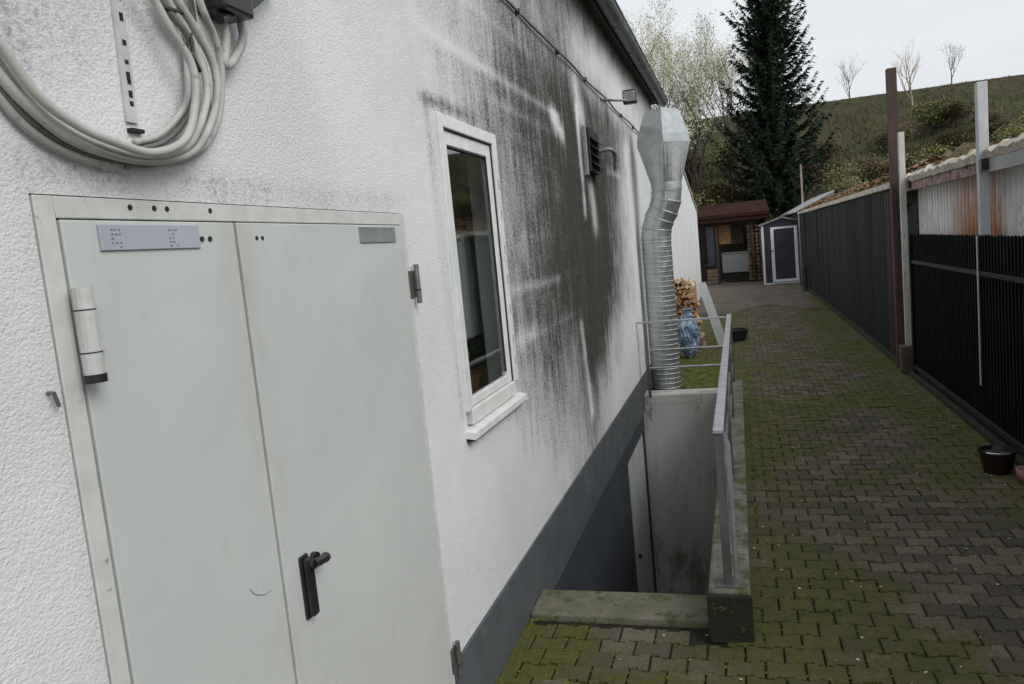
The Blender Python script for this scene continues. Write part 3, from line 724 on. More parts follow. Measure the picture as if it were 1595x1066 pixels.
# railing
rl = thing('railing', (-.12, 3.3, .2), 'galvanised steel railing around the stairwell on the low parapet', 'railing')
RX = -.125
def sq(mb, p, q, r=.02): return mb.tube([p, q], r, 4)
MB().box(RX-.022, RX+.022, 3.22, 7.93, .878, .898, bev=.004).build('top_rail', 'rail', rl)
MB().box(WX+.002, RX-.023, 7.89, 7.93, .860, .878, bev=.003).build('top_rail', 'rail', rl)
for z in (.52, .70):
    pass
for z in (.585, .40):
    MB().tube([(RX, 3.24, z), (RX, 7.9, z)], .010, 8).build('lower_rail', 'rail_dark', rl)
    MB().tube([(WX+.10, 7.905, z-.005), (RX-.02, 7.905, z-.005)], .009, 8).build('lower_rail', 'rail', rl)
for y in (3.235, 4.8, 6.35, 7.905):
    pb = .213 if y < 8 else .08
    MB().box(RX-.018, RX+.018, y-.008, y+.028, pb, .877, bev=.004).build('post', 'rail_dark', rl)
MB().box(WX+.075, WX+.105, 7.89, 7.925, .085, .859, bev=.003).build('post', 'rail_dark', rl)
MB().tube([(RX+.034, 3.30, .222), (RX+.034, 3.30, .80), (RX+.020, 3.30, .86)], .011, 10).build('brace', 'rail', rl)
for y in (3.24,): MB().box(RX-.05, RX+.05, y-.035, y+.06, .2155, .222, bev=.002).build('base_plate', 'rail_dark', rl)

# ------------------------------------------------------------------ duct
dc = thing('exhaust_duct', (-.83, 8.55, 0), 'tall galvanised metal exhaust duct with faceted hood standing by the stairwell', 'duct')
DYc = 8.55
def ring_c(c, r, tilt=0, n=28):
    return [(c[0]+r*math.cos(2*math.pi*k/n)*math.cos(tilt), c[1]+r*math.sin(2*math.pi*k/n), c[2]+r*math.cos(2*math.pi*k/n)*math.sin(tilt)) for k in range(n)]
sx = -.845; rings = []; r0 = .158
z = .03
while z < 1.70:                                       # spiral-seam pipe: ribs
    rings += [ring_c((sx, DYc, z), r0), ring_c((sx, DYc, z+.036), r0), ring_c((sx, DYc, z+.041), r0+.0045), ring_c((sx, DYc, z+.048), r0+.0045)]
    z += .053
MB().loft(rings).build('spiral_pipe', 'duct', dc)
path = [(sx, 1.70, 0), (sx+.012, 1.80, -.18), (sx+.05, 1.91, -.40), (sx+.10, 2.00, -.42), (sx+.135, 2.10, -.2), (sx+.145, 2.20, 0)]
el = []
for i, (x, z, t) in enumerate(path):
    el += [ring_c((x, DYc, z-.004), r0+.001, t), ring_c((x, DYc, z), r0+.008, t), ring_c((x, DYc, z+.010), r0+.008, t), ring_c((x, DYc, z+.014), r0+.001, t)]
MB().loft(el).build('elbow', 'duct', dc)
cxh = sx+.15
def dia(c, R_, z, sh, sx_=0, rot=.08, n=32):
    out = []
    for k in range(n):
        a_ = 2*math.pi*k/n; q = 1/(abs(math.cos(a_))+abs(math.sin(a_))); q = 1+(q-1)*sh
        out.append((c+sx_+R_*q*math.cos(a_+rot), DYc+R_*q*math.sin(a_+rot), z))
    return out
def rr(c, hx_, hy_, z, sh=0, zt=0, n=28):
    out = []
    for k in range(n):
        a_ = 2*math.pi*k/n; c_, s_2 = math.cos(a_), math.sin(a_); q = 1/max(abs(c_), abs(s_2)); q = 1+(q-1)*sh
        out.append((c+hx_*c_*q, DYc+hy_*s_2*q, z+zt*c_*q*hx_))
    return out
MB().loft([dia(cxh, .160, 2.215, 0), dia(cxh, .162, 2.29, 0), dia(cxh, .275, 2.69, 1)]).build('transition_piece', 'duct', dc)
MB().loft([dia(cxh, .281, 2.691, 1), dia(cxh, .281, 2.709, 1)]).build('flange', 'duct', dc)
MB().loft([dia(cxh, .275, 2.710, 1), dia(cxh, .272, 2.78, 1), dia(cxh, .19, 3.02, 1), dia(cxh, .17, 3.05, 1)]).build('hood', 'duct', dc)
MB().box(sx-.19, sx+.19, DYc-.19, DYc+.19, -.01, .028, bev=.01).build('base_collar', 'dark_moss_concrete', dc)

# things on the wall ------------------------------------------------
vt = thing('wall_vent', (WX, 6.0, 2.4), 'small black louvred vent with a grimy edge on the stained wall', 'vent')
MB().box(WX+.001, WX+.03, 5.735, 5.77, 2.22, 2.58, bev=.003).build('vent_edge', 'plate_dull', vt)
MB().box(WX+.001, WX+.045, 5.775, 6.20, 2.25, 2.57, bev=.004).build('vent_box', 'gap', vt)
for k in range(5):
    s = MB(); zz = 2.26+k*.06
    s.add([(WX+.046, 5.80, zz), (WX+.046, 6.17, zz), (WX+.085, 6.17, zz-.035), (WX+.085, 5.80, zz-.035), (WX+.046, 5.80, zz+.004), (WX+.046, 6.17, zz+.004), (WX+.087, 6.17, zz-.031), (WX+.087, 5.80, zz-.031)],
          [(0,1,2,3),(4,7,6,5),(0,4,5,1),(1,5,6,2),(2,6,7,3),(3,7,4,0)])
    s.build('louvre', 'black', vt)
MB().tube(bez([(WX+.0, 6.42, 2.46), (WX+.09, 6.45, 2.47), (WX+.13, 6.50, 2.42), (WX+.12, 6.52, 2.30)], 5), .018, 10).build('spout', 'steel', vt)
lb = thing('wall_lamp', (WX, 7.1, 2.93), 'small dark floodlight on a short arm under the wall cable', 'lamp')
MB().tube([(WX+.001, 6.75, 2.93), (WX+.10, 6.9, 2.93), (WX+.22, 7.0, 2.93)], .011, 8).build('arm', 'steel', lb)
MB().box(WX+.16, WX+.28, 6.98, 7.06, 2.90, 3.02, bev=.012).build('lamp_head', 'black', lb)
MB().box(WX+.17, WX+.27, 6.968, 6.978, 2.915, 3.005, bev=.003).build('lamp_glass', 'plate_dull', lb)
wc = MB(); pts = [(WX+.02+.006*math.sin(k*1.7), -1+k*.5, 2.955-.006*math.sin(k*2.3)) for k in range(0, 26)]
wco = wc.tube(bez(pts, 3), .008, 6).build('wall_cable', 'cable_dark')
tag(wco, 'thin dark cable running along the stained wall under the eaves', 'cable')
for k in range(9):
    MB().box(WX+.001, WX+.026, 2.2+k*.95, 2.22+k*.95, 2.94, 2.972).build('cable_clip', 'black', wco)
MB().tube([(WX+.002, .935, 1.553), (WX+.012, .937, 1.553), (WX+.013, .942, 1.530)], .0035, 6).build('x', 'steel')
bpy.data.objects['x'].name = 'bent_nail'; tag(bpy.data.objects['bent_nail'], 'small bent nail in the plaster left of the steel door', 'nail')
# perforated strap
st = thing('mounting_strap', (WX, 1.2, 2.2), 'pale perforated metal strap hanging down the wall behind the cable coil', 'strap')
S0, S1 = np.array(onwall(172, -60)), np.array(onwall(203, 192))
def strap_pt(t, dy, off): p = S0+(S1-S0)*t; return (WX+off, p[1]+dy, p[2])
hw = .0135
MB().add([strap_pt(0,-hw,.001), strap_pt(1,-hw,.001), strap_pt(1,hw,.001), strap_pt(0,hw,.001), strap_pt(0,-hw,.006), strap_pt(1,-hw,.006), strap_pt(1,hw,.006), strap_pt(0,hw,.006)],
         [(0,3,2,1),(4,5,6,7),(0,1,5,4),(1,2,6,5),(2,3,7,6),(3,0,4,7)]).build('strap', 'hinge', st)
for t, hl in ((.10, .012), (.22, .008), (.34, .012), (.50, .008), (.62, .006), (.72, .018), (.82, .010), (.88, .007)):
    p = S0+(S1-S0)*t; MB().box(WX+.0062, WX+.0072, p[1]-.002, p[1]+.0065, p[2]-hl*.6, p[2]+hl*.6).build('hole', 'gap', st)
MB().box(WX+.001, WX+.012, 1.190, 1.222, 1.985, 1.992).build('strap_foot', 'gap', st)
# cable coil
cc = thing('cable_coil', (WX, 1.3, 2.3), 'thick coiled grey cables hanging in loops on the wall above the steel door', 'cable')
def wire(px_pts, offs, r, mat):
    pts = []
    for (u, v), o in zip(px_pts, offs):
        p = np.array(onwall(u, v, WX+o)); pts.append(p)
    MB().tube(bez(pts, 8), r, 12).build('cable_loop', mat, cc, smooth=True)
C_ = 9
wire([(-60,-90),(-50,10),(0,70),(60,150),(120,195),(180,222),(240,238),(290,215),(305,150),(298,100),(265,45),(235,-10),(205,-60)], [.05,.05,.05,.055,.06,.065,.07,.07,.065,.06,.055,.05,.05], .0078, 'cable')
wire([(-60,-40),(-40,50),(0,118),(60,180),(120,222),(190,245),(250,250),(305,232),(335,170),(335,110),(310,55),(275,0),(250,-50)], [.03,.03,.03,.035,.035,.035,.04,.045,.045,.045,.045,.045,.04], .0085, 'cable')
wire([(-60,0),(-40,70),(0,135),(60,196),(130,235),(200,252),(260,247),(300,225),(322,175),(318,110),(292,55),(258,10),(240,-50)], [.018,.018,.018,.02,.02,.02,.022,.025,.03,.035,.04,.04,.04], .0075, 'cable_dark')
wire([(-60,-60),(-40,30),(0,98),(55,164),(115,210),(185,236),(250,244),(296,224),(318,175),(322,130),(302,70),(272,20),(240,-40)], [.028,.028,.028,.03,.035,.04,.045,.05,.05,.045,.04,.04,.04], .0075, 'cable')
wire([(-60,20),(-35,90),(0,152),(50,205),(110,240),(180,258),(250,258),(310,236),(340,185),(345,110),(335,60),(318,20),(300,-30)], [.012,.012,.012,.012,.014,.014,.016,.018,.02,.025,.03,.04,.04], .0075, 'cable')
wire([(210,222),(245,212),(275,185),(292,150),(290,90),(285,40),(262,-30)], [.02]*7, .0062, 'cable')
wire([(215,232),(255,220),(285,192),(303,150),(305,80),(300,20),(290,-30)], [.015]*7, .0062, 'cable_dark')
wire([(345,20),(352,60),(350,100),(362,96),(378,62),(372,25),(350,-25)], [.03,.03,.03,.025,.025,.03,.04], .0095, 'cable')
for (u0, v0, u1, v1) in ((296, 52, 300, 80), (302, 92, 312, 112), (250, 10, 290, 22)):
    MB().tube([onwall(u0, v0, WX+.045), onwall(u1, v1, WX+.045)], .0045, 6).build('cable_tie', 'black', cc)
kb = thing('cable_bracket', (WX, 1.55, 2.3), 'black bracket clamping the coiled grey cables at the top of the wall', 'bracket')
p0 = onwall(282, -40); p1 = onwall(344, 36)
MB().box(WX+.001, WX+.075, p0[1]+.03, p1[1]+.02, p1[2]-.002, p1[2]+.16, bev=.008).build('bracket_body', 'black', kb)
ax = [onwall(342, 30, WX+.05), onwall(370, 18, WX+.045), onwall(398, 2, WX+.04), onwall(430, -30, WX+.035)]
MB().tube(bez(ax, 4), .011, 10).build('bracket_arm', 'black', kb)

# ------------------------------------------------------------------ right side: fence, posts, sheds
def copy_tree(o, parent=None):
    c = o.copy(); COL.objects.link(c); c.parent = parent
    for ch in list(o.children): copy_tree(ch, c)
    return c
fn = thing('picket_fence', (FX, 6.4, 0), 'black steel picket fence with a dark screen behind it on the right', 'fence')
FY0, FY1 = 2.2, 8.86
fz = lambda y: 1.515
pick = None; y = FY0; k = 0
while y < FY1:
    if pick is None:
        mb = MB(); x_, w_, t_ = FX, .014, .009
        mb.add([(x_-t_, y-w_, .10), (x_+t_, y-w_, .10), (x_+t_, y+w_, .10), (x_-t_, y+w_, .10), (x_-t_, y-w_, 1.49), (x_+t_, y-w_, 1.49), (x_+t_, y+w_, 1.49), (x_-t_, y+w_, 1.49), (x_, y, 1.505)],
               [(0,3,2,1),(0,1,5,4),(1,2,6,5),(2,3,7,6),(3,0,4,7),(4,5,8),(5,6,8),(6,7,8),(7,4,8)])
        pick = mb.build('picket', 'black_fence', fn); c = pick
    else:
        c = pick.copy(); COL.objects.link(c); c.parent = fn; c.matrix_parent_inverse = pick.matrix_parent_inverse; c.location = (0, y-FY0, rnd.uniform(-.004, .004))
    y += .070; k += 1
MB().box(FX-.022, FX-.0095, FY0, FY1, 1.20, 1.235, bev=.002).build('rail', 'rail_edge', fn)
MB().box(FX-.030, FX-.0095, FY0, FY1, .085, .13, bev=.003).build('rail', 'rail_edge', fn)
MB().box(FX+.0095, FX+.02, FY0, FY1, .06, 1.49).build('privacy_screen', 'fence_screen', fn)
for yy in (FY0-.03, 5.0, FY1+.03):
    MB().box(FX-.03, FX+.03, yy-.03, yy+.03, 0, 1.50, bev=.004).build('post', 'black_fence', fn)
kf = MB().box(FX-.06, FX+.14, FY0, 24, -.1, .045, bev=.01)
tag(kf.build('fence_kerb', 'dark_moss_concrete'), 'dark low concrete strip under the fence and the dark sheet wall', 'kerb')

def post(name, y, x, r, z0, z1, mat, label):
    t = thing(name, (x, y, z0), label, 'post')
    MB().box(x-r, x+r, y-r, y+r, z0, z1, bev=.004).build('shaft', mat, t); return t
rp = post('rusty_post', 9.50, FX-.03, .048, 0, 3.29, 'rust_post', 'tall rusty brown steel post at the end of the dark sheet wall')
MB().box(FX-.085, FX+.025, 9.445, 9.555, .0, .02, bev=.003).build('base_plate', 'rust_post', rp)
wp = post('whitish_post', 9.16, FX-.02, .029, .30, 2.57, 'whitewash_post', 'whitish post with a stubby concrete foot between the black fence and the rusty post')
MB().box(FX-.11, FX+.04, 9.09, 9.23, 0, .299, bev=.012).build('concrete_foot', worn('rust_stained_concrete', (.13, .095, .06), (.08, .055, .035), .9, scale=8, bs=.6, spots=(.05, .055, .02), spot_th=.6), wp)
bx = MB().box(FX+.02, FX+.08, 9.05, 9.12, 1.98, 2.06, bev=.004).build('clamp', 'black', wp)
gp = post('galvanised_post', 6.50, FX+.02, .034, 1.50, 2.60, 'grey_post', 'tall grey galvanised post bolted to the black picket fence at the right')
MB().box(FX-.036, FX-.030, 6.486, 6.510, .37, 1.499, bev=.001).build('fixing_bar', 'grey_post', gp)
MB().box(FX-.02, FX+.05, 6.39, 6.46, 1.97, 2.05, bev=.004).build('clamp', 'black', gp)

# corrugated white shed wall behind the picket fence
ws = thing('white_sheet_shed', (2.1, 6, 0), 'pale corrugated sheet shed with rust patches behind the black picket fence', 'shed')
def corrug(x, y0, y1, z0, z1, pitch, amp, step=6, zfun=None):
    mb = MB(); n = int((y1-y0)/pitch*step); vs = []
    for zz in (0, 1):
        for i in range(n+1):
            y = y0+(y1-y0)*i/n; c_ = math.cos(2*math.pi*(y-y0)/pitch); c_ = max(-1, min(1, c_*2.2))
            vs.append((x-amp*c_, y, z0 if zz == 0 else (zfun(y) if zfun else z1)))
    m_ = n+1
    mb.add(vs, [(i, m_+i, m_+i+1, i+1) for i in range(n)]); return mb
corrug(1.90, 1.5, 9.3, 0, 1.99, .115, .016).build('sheet_wall', 'whitesheet', ws)
MB().box(1.88, 4.6, 9.31, 9.36, 0, 1.99).build('end_wall', 'oldwood', ws)
ev = MB(); n = 90; rr_ = []
for i in range(n+1):
    y = 1.4+8.0*i/n; j = lambda s: rnd.gauss(0, s)
    rr_.append([(1.76, y, 2.045+j(.004)), (1.745, y, 2.10+j(.008)), (1.80, y, 2.135+j(.014)), (2.1, y, 2.17+j(.016)), (4.6, y, 2.25), (4.6, y, 2.20), (2.1, y, 2.08), (1.80, y, 2.045)])
ev.loft(rr_).build('roof', 'eave', ws)
MB().box(1.775, 1.80, 1.4, 9.4, 1.955, 2.043, bev=.002).build('fascia', 'rusty_fascia', ws)
MB().box(1.76, 1.774, 1.4, 6.45, 1.95, 2.044, bev=.002).build('fascia_cover', 'light_roof', ws)
# moss cushions and leaves along the eave
lm = MB()
for k in range(240):
    y = rnd.uniform(2, 9.3); c = Vector((1.80+abs(rnd.gauss(0, .12)), y, 0)); c.z = 2.14+(c.x-1.8)*.1
    s = rnd.uniform(.012, .035); a_ = rnd.uniform(0, 6.28)
    lm.add([c+Vector((math.cos(a_)*s, math.sin(a_)*s, 0)), c+Vector((-math.sin(a_)*s, math.cos(a_)*s, s*.8)), c-Vector((math.cos(a_)*s, math.sin(a_)*s, 0)), c+Vector((math.sin(a_)*s, -math.cos(a_)*s, s*.5))], [(0,1,2,3)])
tag(lm.build('leaf_litter', 'leaf_litter'), 'dead leaves lying along the pale shed roof edge', 'leaves', kind='stuff')

# long dark sheet wall with its roof
dw = thing('dark_sheet_shed', (FX, 16, 0), 'long dark anthracite sheet-clad shed lining the right of the alley', 'shed')
yy = 10.35
while yy < 23.8:
    y2 = min(23.9, yy+1.06)
    corrug(FX+.012+rnd.uniform(-.010, .010), yy, y2-.004, 0, 2.00+rnd.uniform(-.02, .02), .177, .010).build('sheet_panel', ('anthracite', 'anthracite2')[rnd.random() < .4], dw); yy = y2
corrug(FX+.008, 9.56, 10.345, 0, 2.00, .20, .012).build('red_sheet', 'redpaint', dw)
MB().box(FX-.035, FX+.05, 9.56, 24.0, 2.022, 2.085, bev=.006).build('cap_strip', 'eave', dw)
MB().add([(FX+.01, 23.92, 0), (5, 23.92, 0), (5, 23.92, 2.0), (FX+.01, 23.92, 2.05)], [(0,1,2,3)]).build('end_wall', 'anthracite', dw)
rfm = MB(); rr_ = []
for i in range(100):
    y = 9.5+14.4*i/99
    rr_.append([(FX+.03, y, 2.09), (FX+.10, y, 2.13+rnd.gauss(0, .015)), (FX+.3, y, 2.21+rnd.gauss(0, .02)), (FX+.5, y, 2.29+rnd.gauss(0, .025)), (FX+.65, y, 2.33+rnd.gauss(0, .03)), (FX+3, y, 2.1), (FX+3, y, 2.0), (FX+.03, y, 2.06)])
rfm.loft(rr_).build('roof', 'leafy_roof', dw)
l2m = MB()
for k in range(900):
    y = rnd.uniform(9.6, 23.5); u_ = rnd.random(); c = Vector((FX+.08+u_*.55, y, 2.13+u_*.21)); s = rnd.uniform(.02, .06); a_ = rnd.uniform(0, 6.28)
    l2m.add([c+Vector((math.cos(a_)*s, math.sin(a_)*s, 0)), c+Vector((-math.sin(a_)*s, math.cos(a_)*s, s*.9)), c-Vector((math.cos(a_)*s, math.sin(a_)*s, 0)), c+Vector((math.sin(a_)*s, -math.cos(a_)*s, s*.6))], [(0,1,2,3)])
tag(l2m.build('leaf_litter', 'leaf_litter'), 'brown dead leaves strewn over the dark shed roof', 'leaves', kind='stuff')
# pale roofed hut at the end
ph = thing('pale_roof_hut', (3, 28, 0), 'hut with pale metal lean-to roof beyond the end of the dark sheet wall', 'shed')
MB().add([(FX, 24.2, 0), (FX, 32, 0), (FX, 32, 2.12), (FX, 24.2, 2.12)], [(3,2,1,0)]).build('hut_wall', 'oldwood', ph)
MB().add([(FX-.1, 24.1, 2.12), (FX-.1, 32, 2.14), (FX+1.0, 32, 2.66), (FX+1.0, 24.1, 2.62), (FX-.1, 24.1, 2.08), (FX-.1, 32, 2.10), (FX+1.0, 32, 2.60), (FX+1.0, 24.1, 2.56)],
         [(0,3,2,1),(4,5,6,7),(0,1,5,4),(1,2,6,5),(2,3,7,6),(3,0,4,7)]).build('roof', 'light_roof', ph)
MB().add([(FX, 24.2, 0), (FX+1, 24.2, 0), (FX+1, 24.2, 2.55), (FX, 24.2, 2.07)], [(0,1,2,3)]).build('end_wall', 'light_roof', ph)

# bucket near the fence
bu = thing('flower_tub', (1.55, 5.55, 0), 'dark red round tub standing on the pavers by the black fence', 'tub')
MB().lathe((1.52, 5.50, 0), [(.08, .0), (.10, .11), (.102, .13), (.112, .135), (.112, .15), (.098, .15), (.09, .12)], 28).build('tub', 'pot', bu)
MB().lathe((1.52, 5.50, .125), [(.094, -.01), (.094, 0), (.02, .012)], 20).build('soil', 'dark_moss_concrete', bu)
MB().tube([(1.52+.113*math.cos(a_), 5.50+.113*math.sin(a_), .149) for a_ in np.linspace(3.9, 5.1, 10)], .005, 6).build('rim_highlight', 'silver', bu)  # silver arc stands in for the bright highlight on the near rim
bo = thing('pink_bowl', (1.62, 5.27, 0), 'small dark bowl with a pink glazed side between the tub and the fence', 'bowl')
MB().lathe((1.625, 5.25, 0), [(.04, 0), (.07, .05), (.075, .095), (.068, .095), (.05, .04)], 20).build('bowl', 'potpink', bo, smooth=True)

# ------------------------------------------------------------------ far end of the alley
sd = thing('garden_shed', (1.25, 25, 0), 'small dark garden shed with white corner trims and white-framed door at the alley end', 'shed')
SX0, SX1, SY0, SY1, SHT = .70, 1.90, 24.8, 26.0, 1.80
MB().box(SX0+.03, SX1-.03, SY0+.03, SY1, .02, SHT).build('wall', 'shedpanel', sd)
MB().add([(SX0+.03, SY0+.031, SHT), (SX1-.03, SY0+.031, SHT), ((SX0+SX1)/2, SY0+.031, SHT+.16), ], [(0,1,2)]).build('gable', 'shedpanel', sd)
for x in (SX0, SX1-.065): MB().box(x, x+.065, SY0, SY0+.06, 0, SHT, bev=.006).build('corner_trim', 'shedtrim', sd)
MB().box(SX0+.066, SX1-.066, SY0+.002, SY0+.05, 0, .05).build('base_trim', 'shedtrim', sd)
for s, xa, xb in ((1, SX0-.06, (SX0+SX1)/2), (-1, SX1+.06, (SX0+SX1)/2)):
    MB().add([(xa, SY0-.08, SHT-.02), (xb, SY0-.08, SHT+.18), (xb, SY1+.05, SHT+.18), (xa, SY1+.05, SHT-.02), (xa, SY0-.08, SHT+.03), (xb, SY0-.08, SHT+.23), (xb, SY1+.05, SHT+.23), (xa, SY1+.05, SHT+.03)],
             [(0,1,2,3),(4,7,6,5),(0,4,5,1),(1,5,6,2),(2,6,7,3),(3,7,4,0)]).build('roof', 'shedroof', sd)
dd = MB(); DX0, DX1 = .96, 1.72
dd.box(DX0, DX0+.09, SY0-.03, SY0+.02, .06, 1.72, bev=.005); dd.box(DX1-.09, DX1, SY0-.03, SY0+.02, .06, 1.72, bev=.005)
dd.box(DX0+.0905, DX1-.0905, SY0-.03, SY0+.02, 1.66, 1.72, bev=.005); dd.box(DX0+.0905, DX1-.0905, SY0-.03, SY0+.02, .06, .14, bev=.005)
ddo = dd.build('door_frame', 'shedtrim', sd)
MB().box(DX0+.07, DX1-.07, SY0-.015, SY0+.025, .1, 1.70).build('door_panel', 'shedpanel', ddo)
MB().box(DX0-.01, DX0+.05, SY0-.06, SY0-.031, 1.0, 1.03).build('handle', 'black', ddo)

wsd = thing('wood_shelter', (-.1, 28, 0), 'open-fronted wooden shelter with a dark red roof at the alley end', 'shelter')
MB().add([(-1.6, 27.0, 2.28), (1.05, 27.0, 2.30), (1.05, 29.5, 2.75), (-1.6, 29.5, 2.75), (-1.6, 27.0, 2.16), (1.05, 27.0, 2.18), (1.05, 29.5, 2.62), (-1.6, 29.5, 2.62)],
         [(0,1,2,3),(4,7,6,5),(0,4,5,1),(1,5,6,2),(2,6,7,3),(3,7,4,0)]).build('roof', 'redroof', wsd)
MB().box(-1.6, 1.05, 26.94, 26.995, 2.02, 2.30).build('fascia', 'redroof', wsd)
for i in range(2): MB().box(-1.6, 1.04, 26.90-.02*i, 26.935-.02*i, 2.06+.14*i, 2.12+.14*i).build('fascia_board', 'redroof', wsd)
MB().box(-1.6, 1.0, 29.3, 29.4, 0, 2.6).build('back_wall', 'oldwood', wsd)
for x in (-1.55, -.72, .42, .92): MB().box(x, x+.09, 27.1, 27.19, 0, 2.05).build('post', 'oldwood', wsd)
MB().box(.93, 1.0, 27.2, 29.3, 0, 2.3).build('side_wall', 'oldwood', wsd)
lg = thing('log_stack', (.7, 27.4, 0), 'stack of cut logs at the right inside the wooden shelter', 'firewood')
lgm = []
z = .08
while z < 1.9:
    x = .36
    while x < .92:
        r_ = rnd.uniform(.045, .07); MB().tube([(x, 27.25+rnd.uniform(-.03, .03), z+rnd.uniform(-.01, .01)), (x, 27.9, z)], r_, 8).build('log', 'logend', lg); x += .13
    z += .125
cb = thing('orange_cabinet', (-.3, 27.8, 1.2), 'orange-brown wooden cupboard hanging inside the wooden shelter', 'cupboard')
MB().box(-.62, .18, 27.6, 28.1, 1.30, 1.98, bev=.01).build('cupboard_body', worn('varnished_orange_wood', (.20, .10, .045), (.10, .05, .025), .6, scale=3, stretch=(.4,1,3), bs=.2), cb)
MB().box(-.60, -.22, 27.585, 27.599, 1.32, 1.96, bev=.003).build('cupboard_door', 'orangewood', cb); MB().box(-.20, .16, 27.585, 27.599, 1.32, 1.96, bev=.003).build('cupboard_door', 'oldwood', cb)
fz_ = thing('grey_chest', (-.15, 27.7, 0), 'grey metal chest standing on the ground inside the wooden shelter', 'chest')
MB().box(-.55, .36, 27.5, 28.2, .32, .95, bev=.02).build('chest_body', 'plate_dull', fz_); MB().box(-.56, .37, 27.49, 28.2, .951, 1.02, bev=.01).build('lid', 'steel', fz_)
MB().box(-.5, .3, 27.55, 28.15, .05, .31).build('plinth_box', 'gap', fz_)
ck = thing('wooden_crate', (-.85, 27.3, 0), 'brown wooden crate on the ground at the left of the shelter', 'crate')
for i in range(4): MB().box(-1.05, -.70, 27.02, 27.06, .04+i*.12, .14+i*.12).build('board', 'logend', ck)
MB().box(-1.04, -.71, 27.061, 27.4, .04, .50).build('crate_box', 'oldwood', ck)
bp = thing('leaning_plank', (-.85, 27.2, .6), 'narrow dark blue plank standing upright at the left of the shelter', 'panel')
MB().box(-1.0, -.76, 27.08, 27.12, .62, 1.95, bev=.01).build('panel_sheet', 'shedpanel', bp)

# heap by the wall behind the duct
hp = thing('firewood_heap', (-.8, 12.6, 0), 'orange-brown heap of split firewood against the white wall behind the duct', 'firewood')
z = .05
while z < 1.08:
    x = WX+.07+rnd.uniform(0, .03); wmax = WX+.47-.12*z
    while x < wmax:
        r_ = rnd.uniform(.032, .055); a_ = rnd.gauss(0, .07); y0_ = 11.95+rnd.gauss(0, .035)
        MB().tube([(x, y0_, z+rnd.gauss(0, .01)), (x+a_*.3, y0_+.42, z+rnd.gauss(0, .02))], [r_, r_*rnd.uniform(.8, 1)], rnd.choice((3, 4, 4))).build('split_log', rnd.choice(('orangewood', 'orangewood', 'orangewood', 'palewood') if z < .8 else ('palewood', 'orangewood', 'palewood')), hp)
        x += r_*1.75
    z += .075
core = MB().box(WX+.03, WX+.36, 12.05, 13.0, 0, .98, bev=.05).build('inner_pile', 'orangewood', hp)
bg_ = thing('blue_sack', (-.73, 11, 0), 'crumpled blue and white plastic sack behind the end of the railing', 'sack')
bm = bmesh.new(); bmesh.ops.create_icosphere(bm, subdivisions=4, radius=1)
for p in bm.verts:
    n_ = vnoise(p.co.x*3+5, p.co.y*3+p.co.z*4)+.5*vnoise(p.co.x*7+p.co.z*5, p.co.y*7); s = 1+.42*(n_-.75)
    z = p.co.z; q = 1 if z < .4 else 1-.55*(z-.4)/.6
    p.co = Vector((-.73+p.co.x*.155*s*q, 11+p.co.y*.17*s*q, .33+z*.33*s))
bm.verts.index_update(); mb = MB().add([p.co for p in bm.verts], [[q.index for q in f.verts] for f in bm.faces]); bm.free()
mb.build('sack_body', 'bluebag', bg_)
MB().lathe((-.73, 11, .60), [(.075, 0), (.045, .04), (.06, .08), (.09, .10)], 12).build('sack_neck', 'bluebag', bg_)
wpn = thing('leaning_board', (-.45, 12, 0), 'white board leaning beside the firewood heap', 'board')
MB().add([(-.62, 11.9, .98), (-.50, 11.9, 1.0), (-.22, 11.9, .02), (-.36, 11.9, .0), (-.62, 11.93, .98), (-.50, 11.93, 1.0), (-.22, 11.93, .02), (-.36, 11.93, .0)],
         [(0,3,2,1),(4,5,6,7),(0,1,5,4),(1,2,6,5),(2,3,7,6),(3,0,4,7)]).build('board', 'whiteboard', wpn)
tb = thing('black_tub', (-.15, 12.3, 0), 'low black plastic tub on the ground beyond the railing corner', 'tub')
MB().lathe((-.12, 12.6, 0), [(.16, 0), (.19, .15), (.21, .16), (.21, .18), (.18, .18), (.16, .08)], 20).build('tub_body', 'binblack', tb)
# old post leaning by the dark wall near the shed
op = thing('wooden_post', (1.68, 21.5, 0), 'short mossy wooden post standing against the dark sheet wall near the garden shed', 'post')
MB().tube([(1.62, 21.5, 0), (1.60, 21.5, .62), (1.60, 21.5, .66)], [.07, .06, .03], 7).build('shaft', 'bark', op)

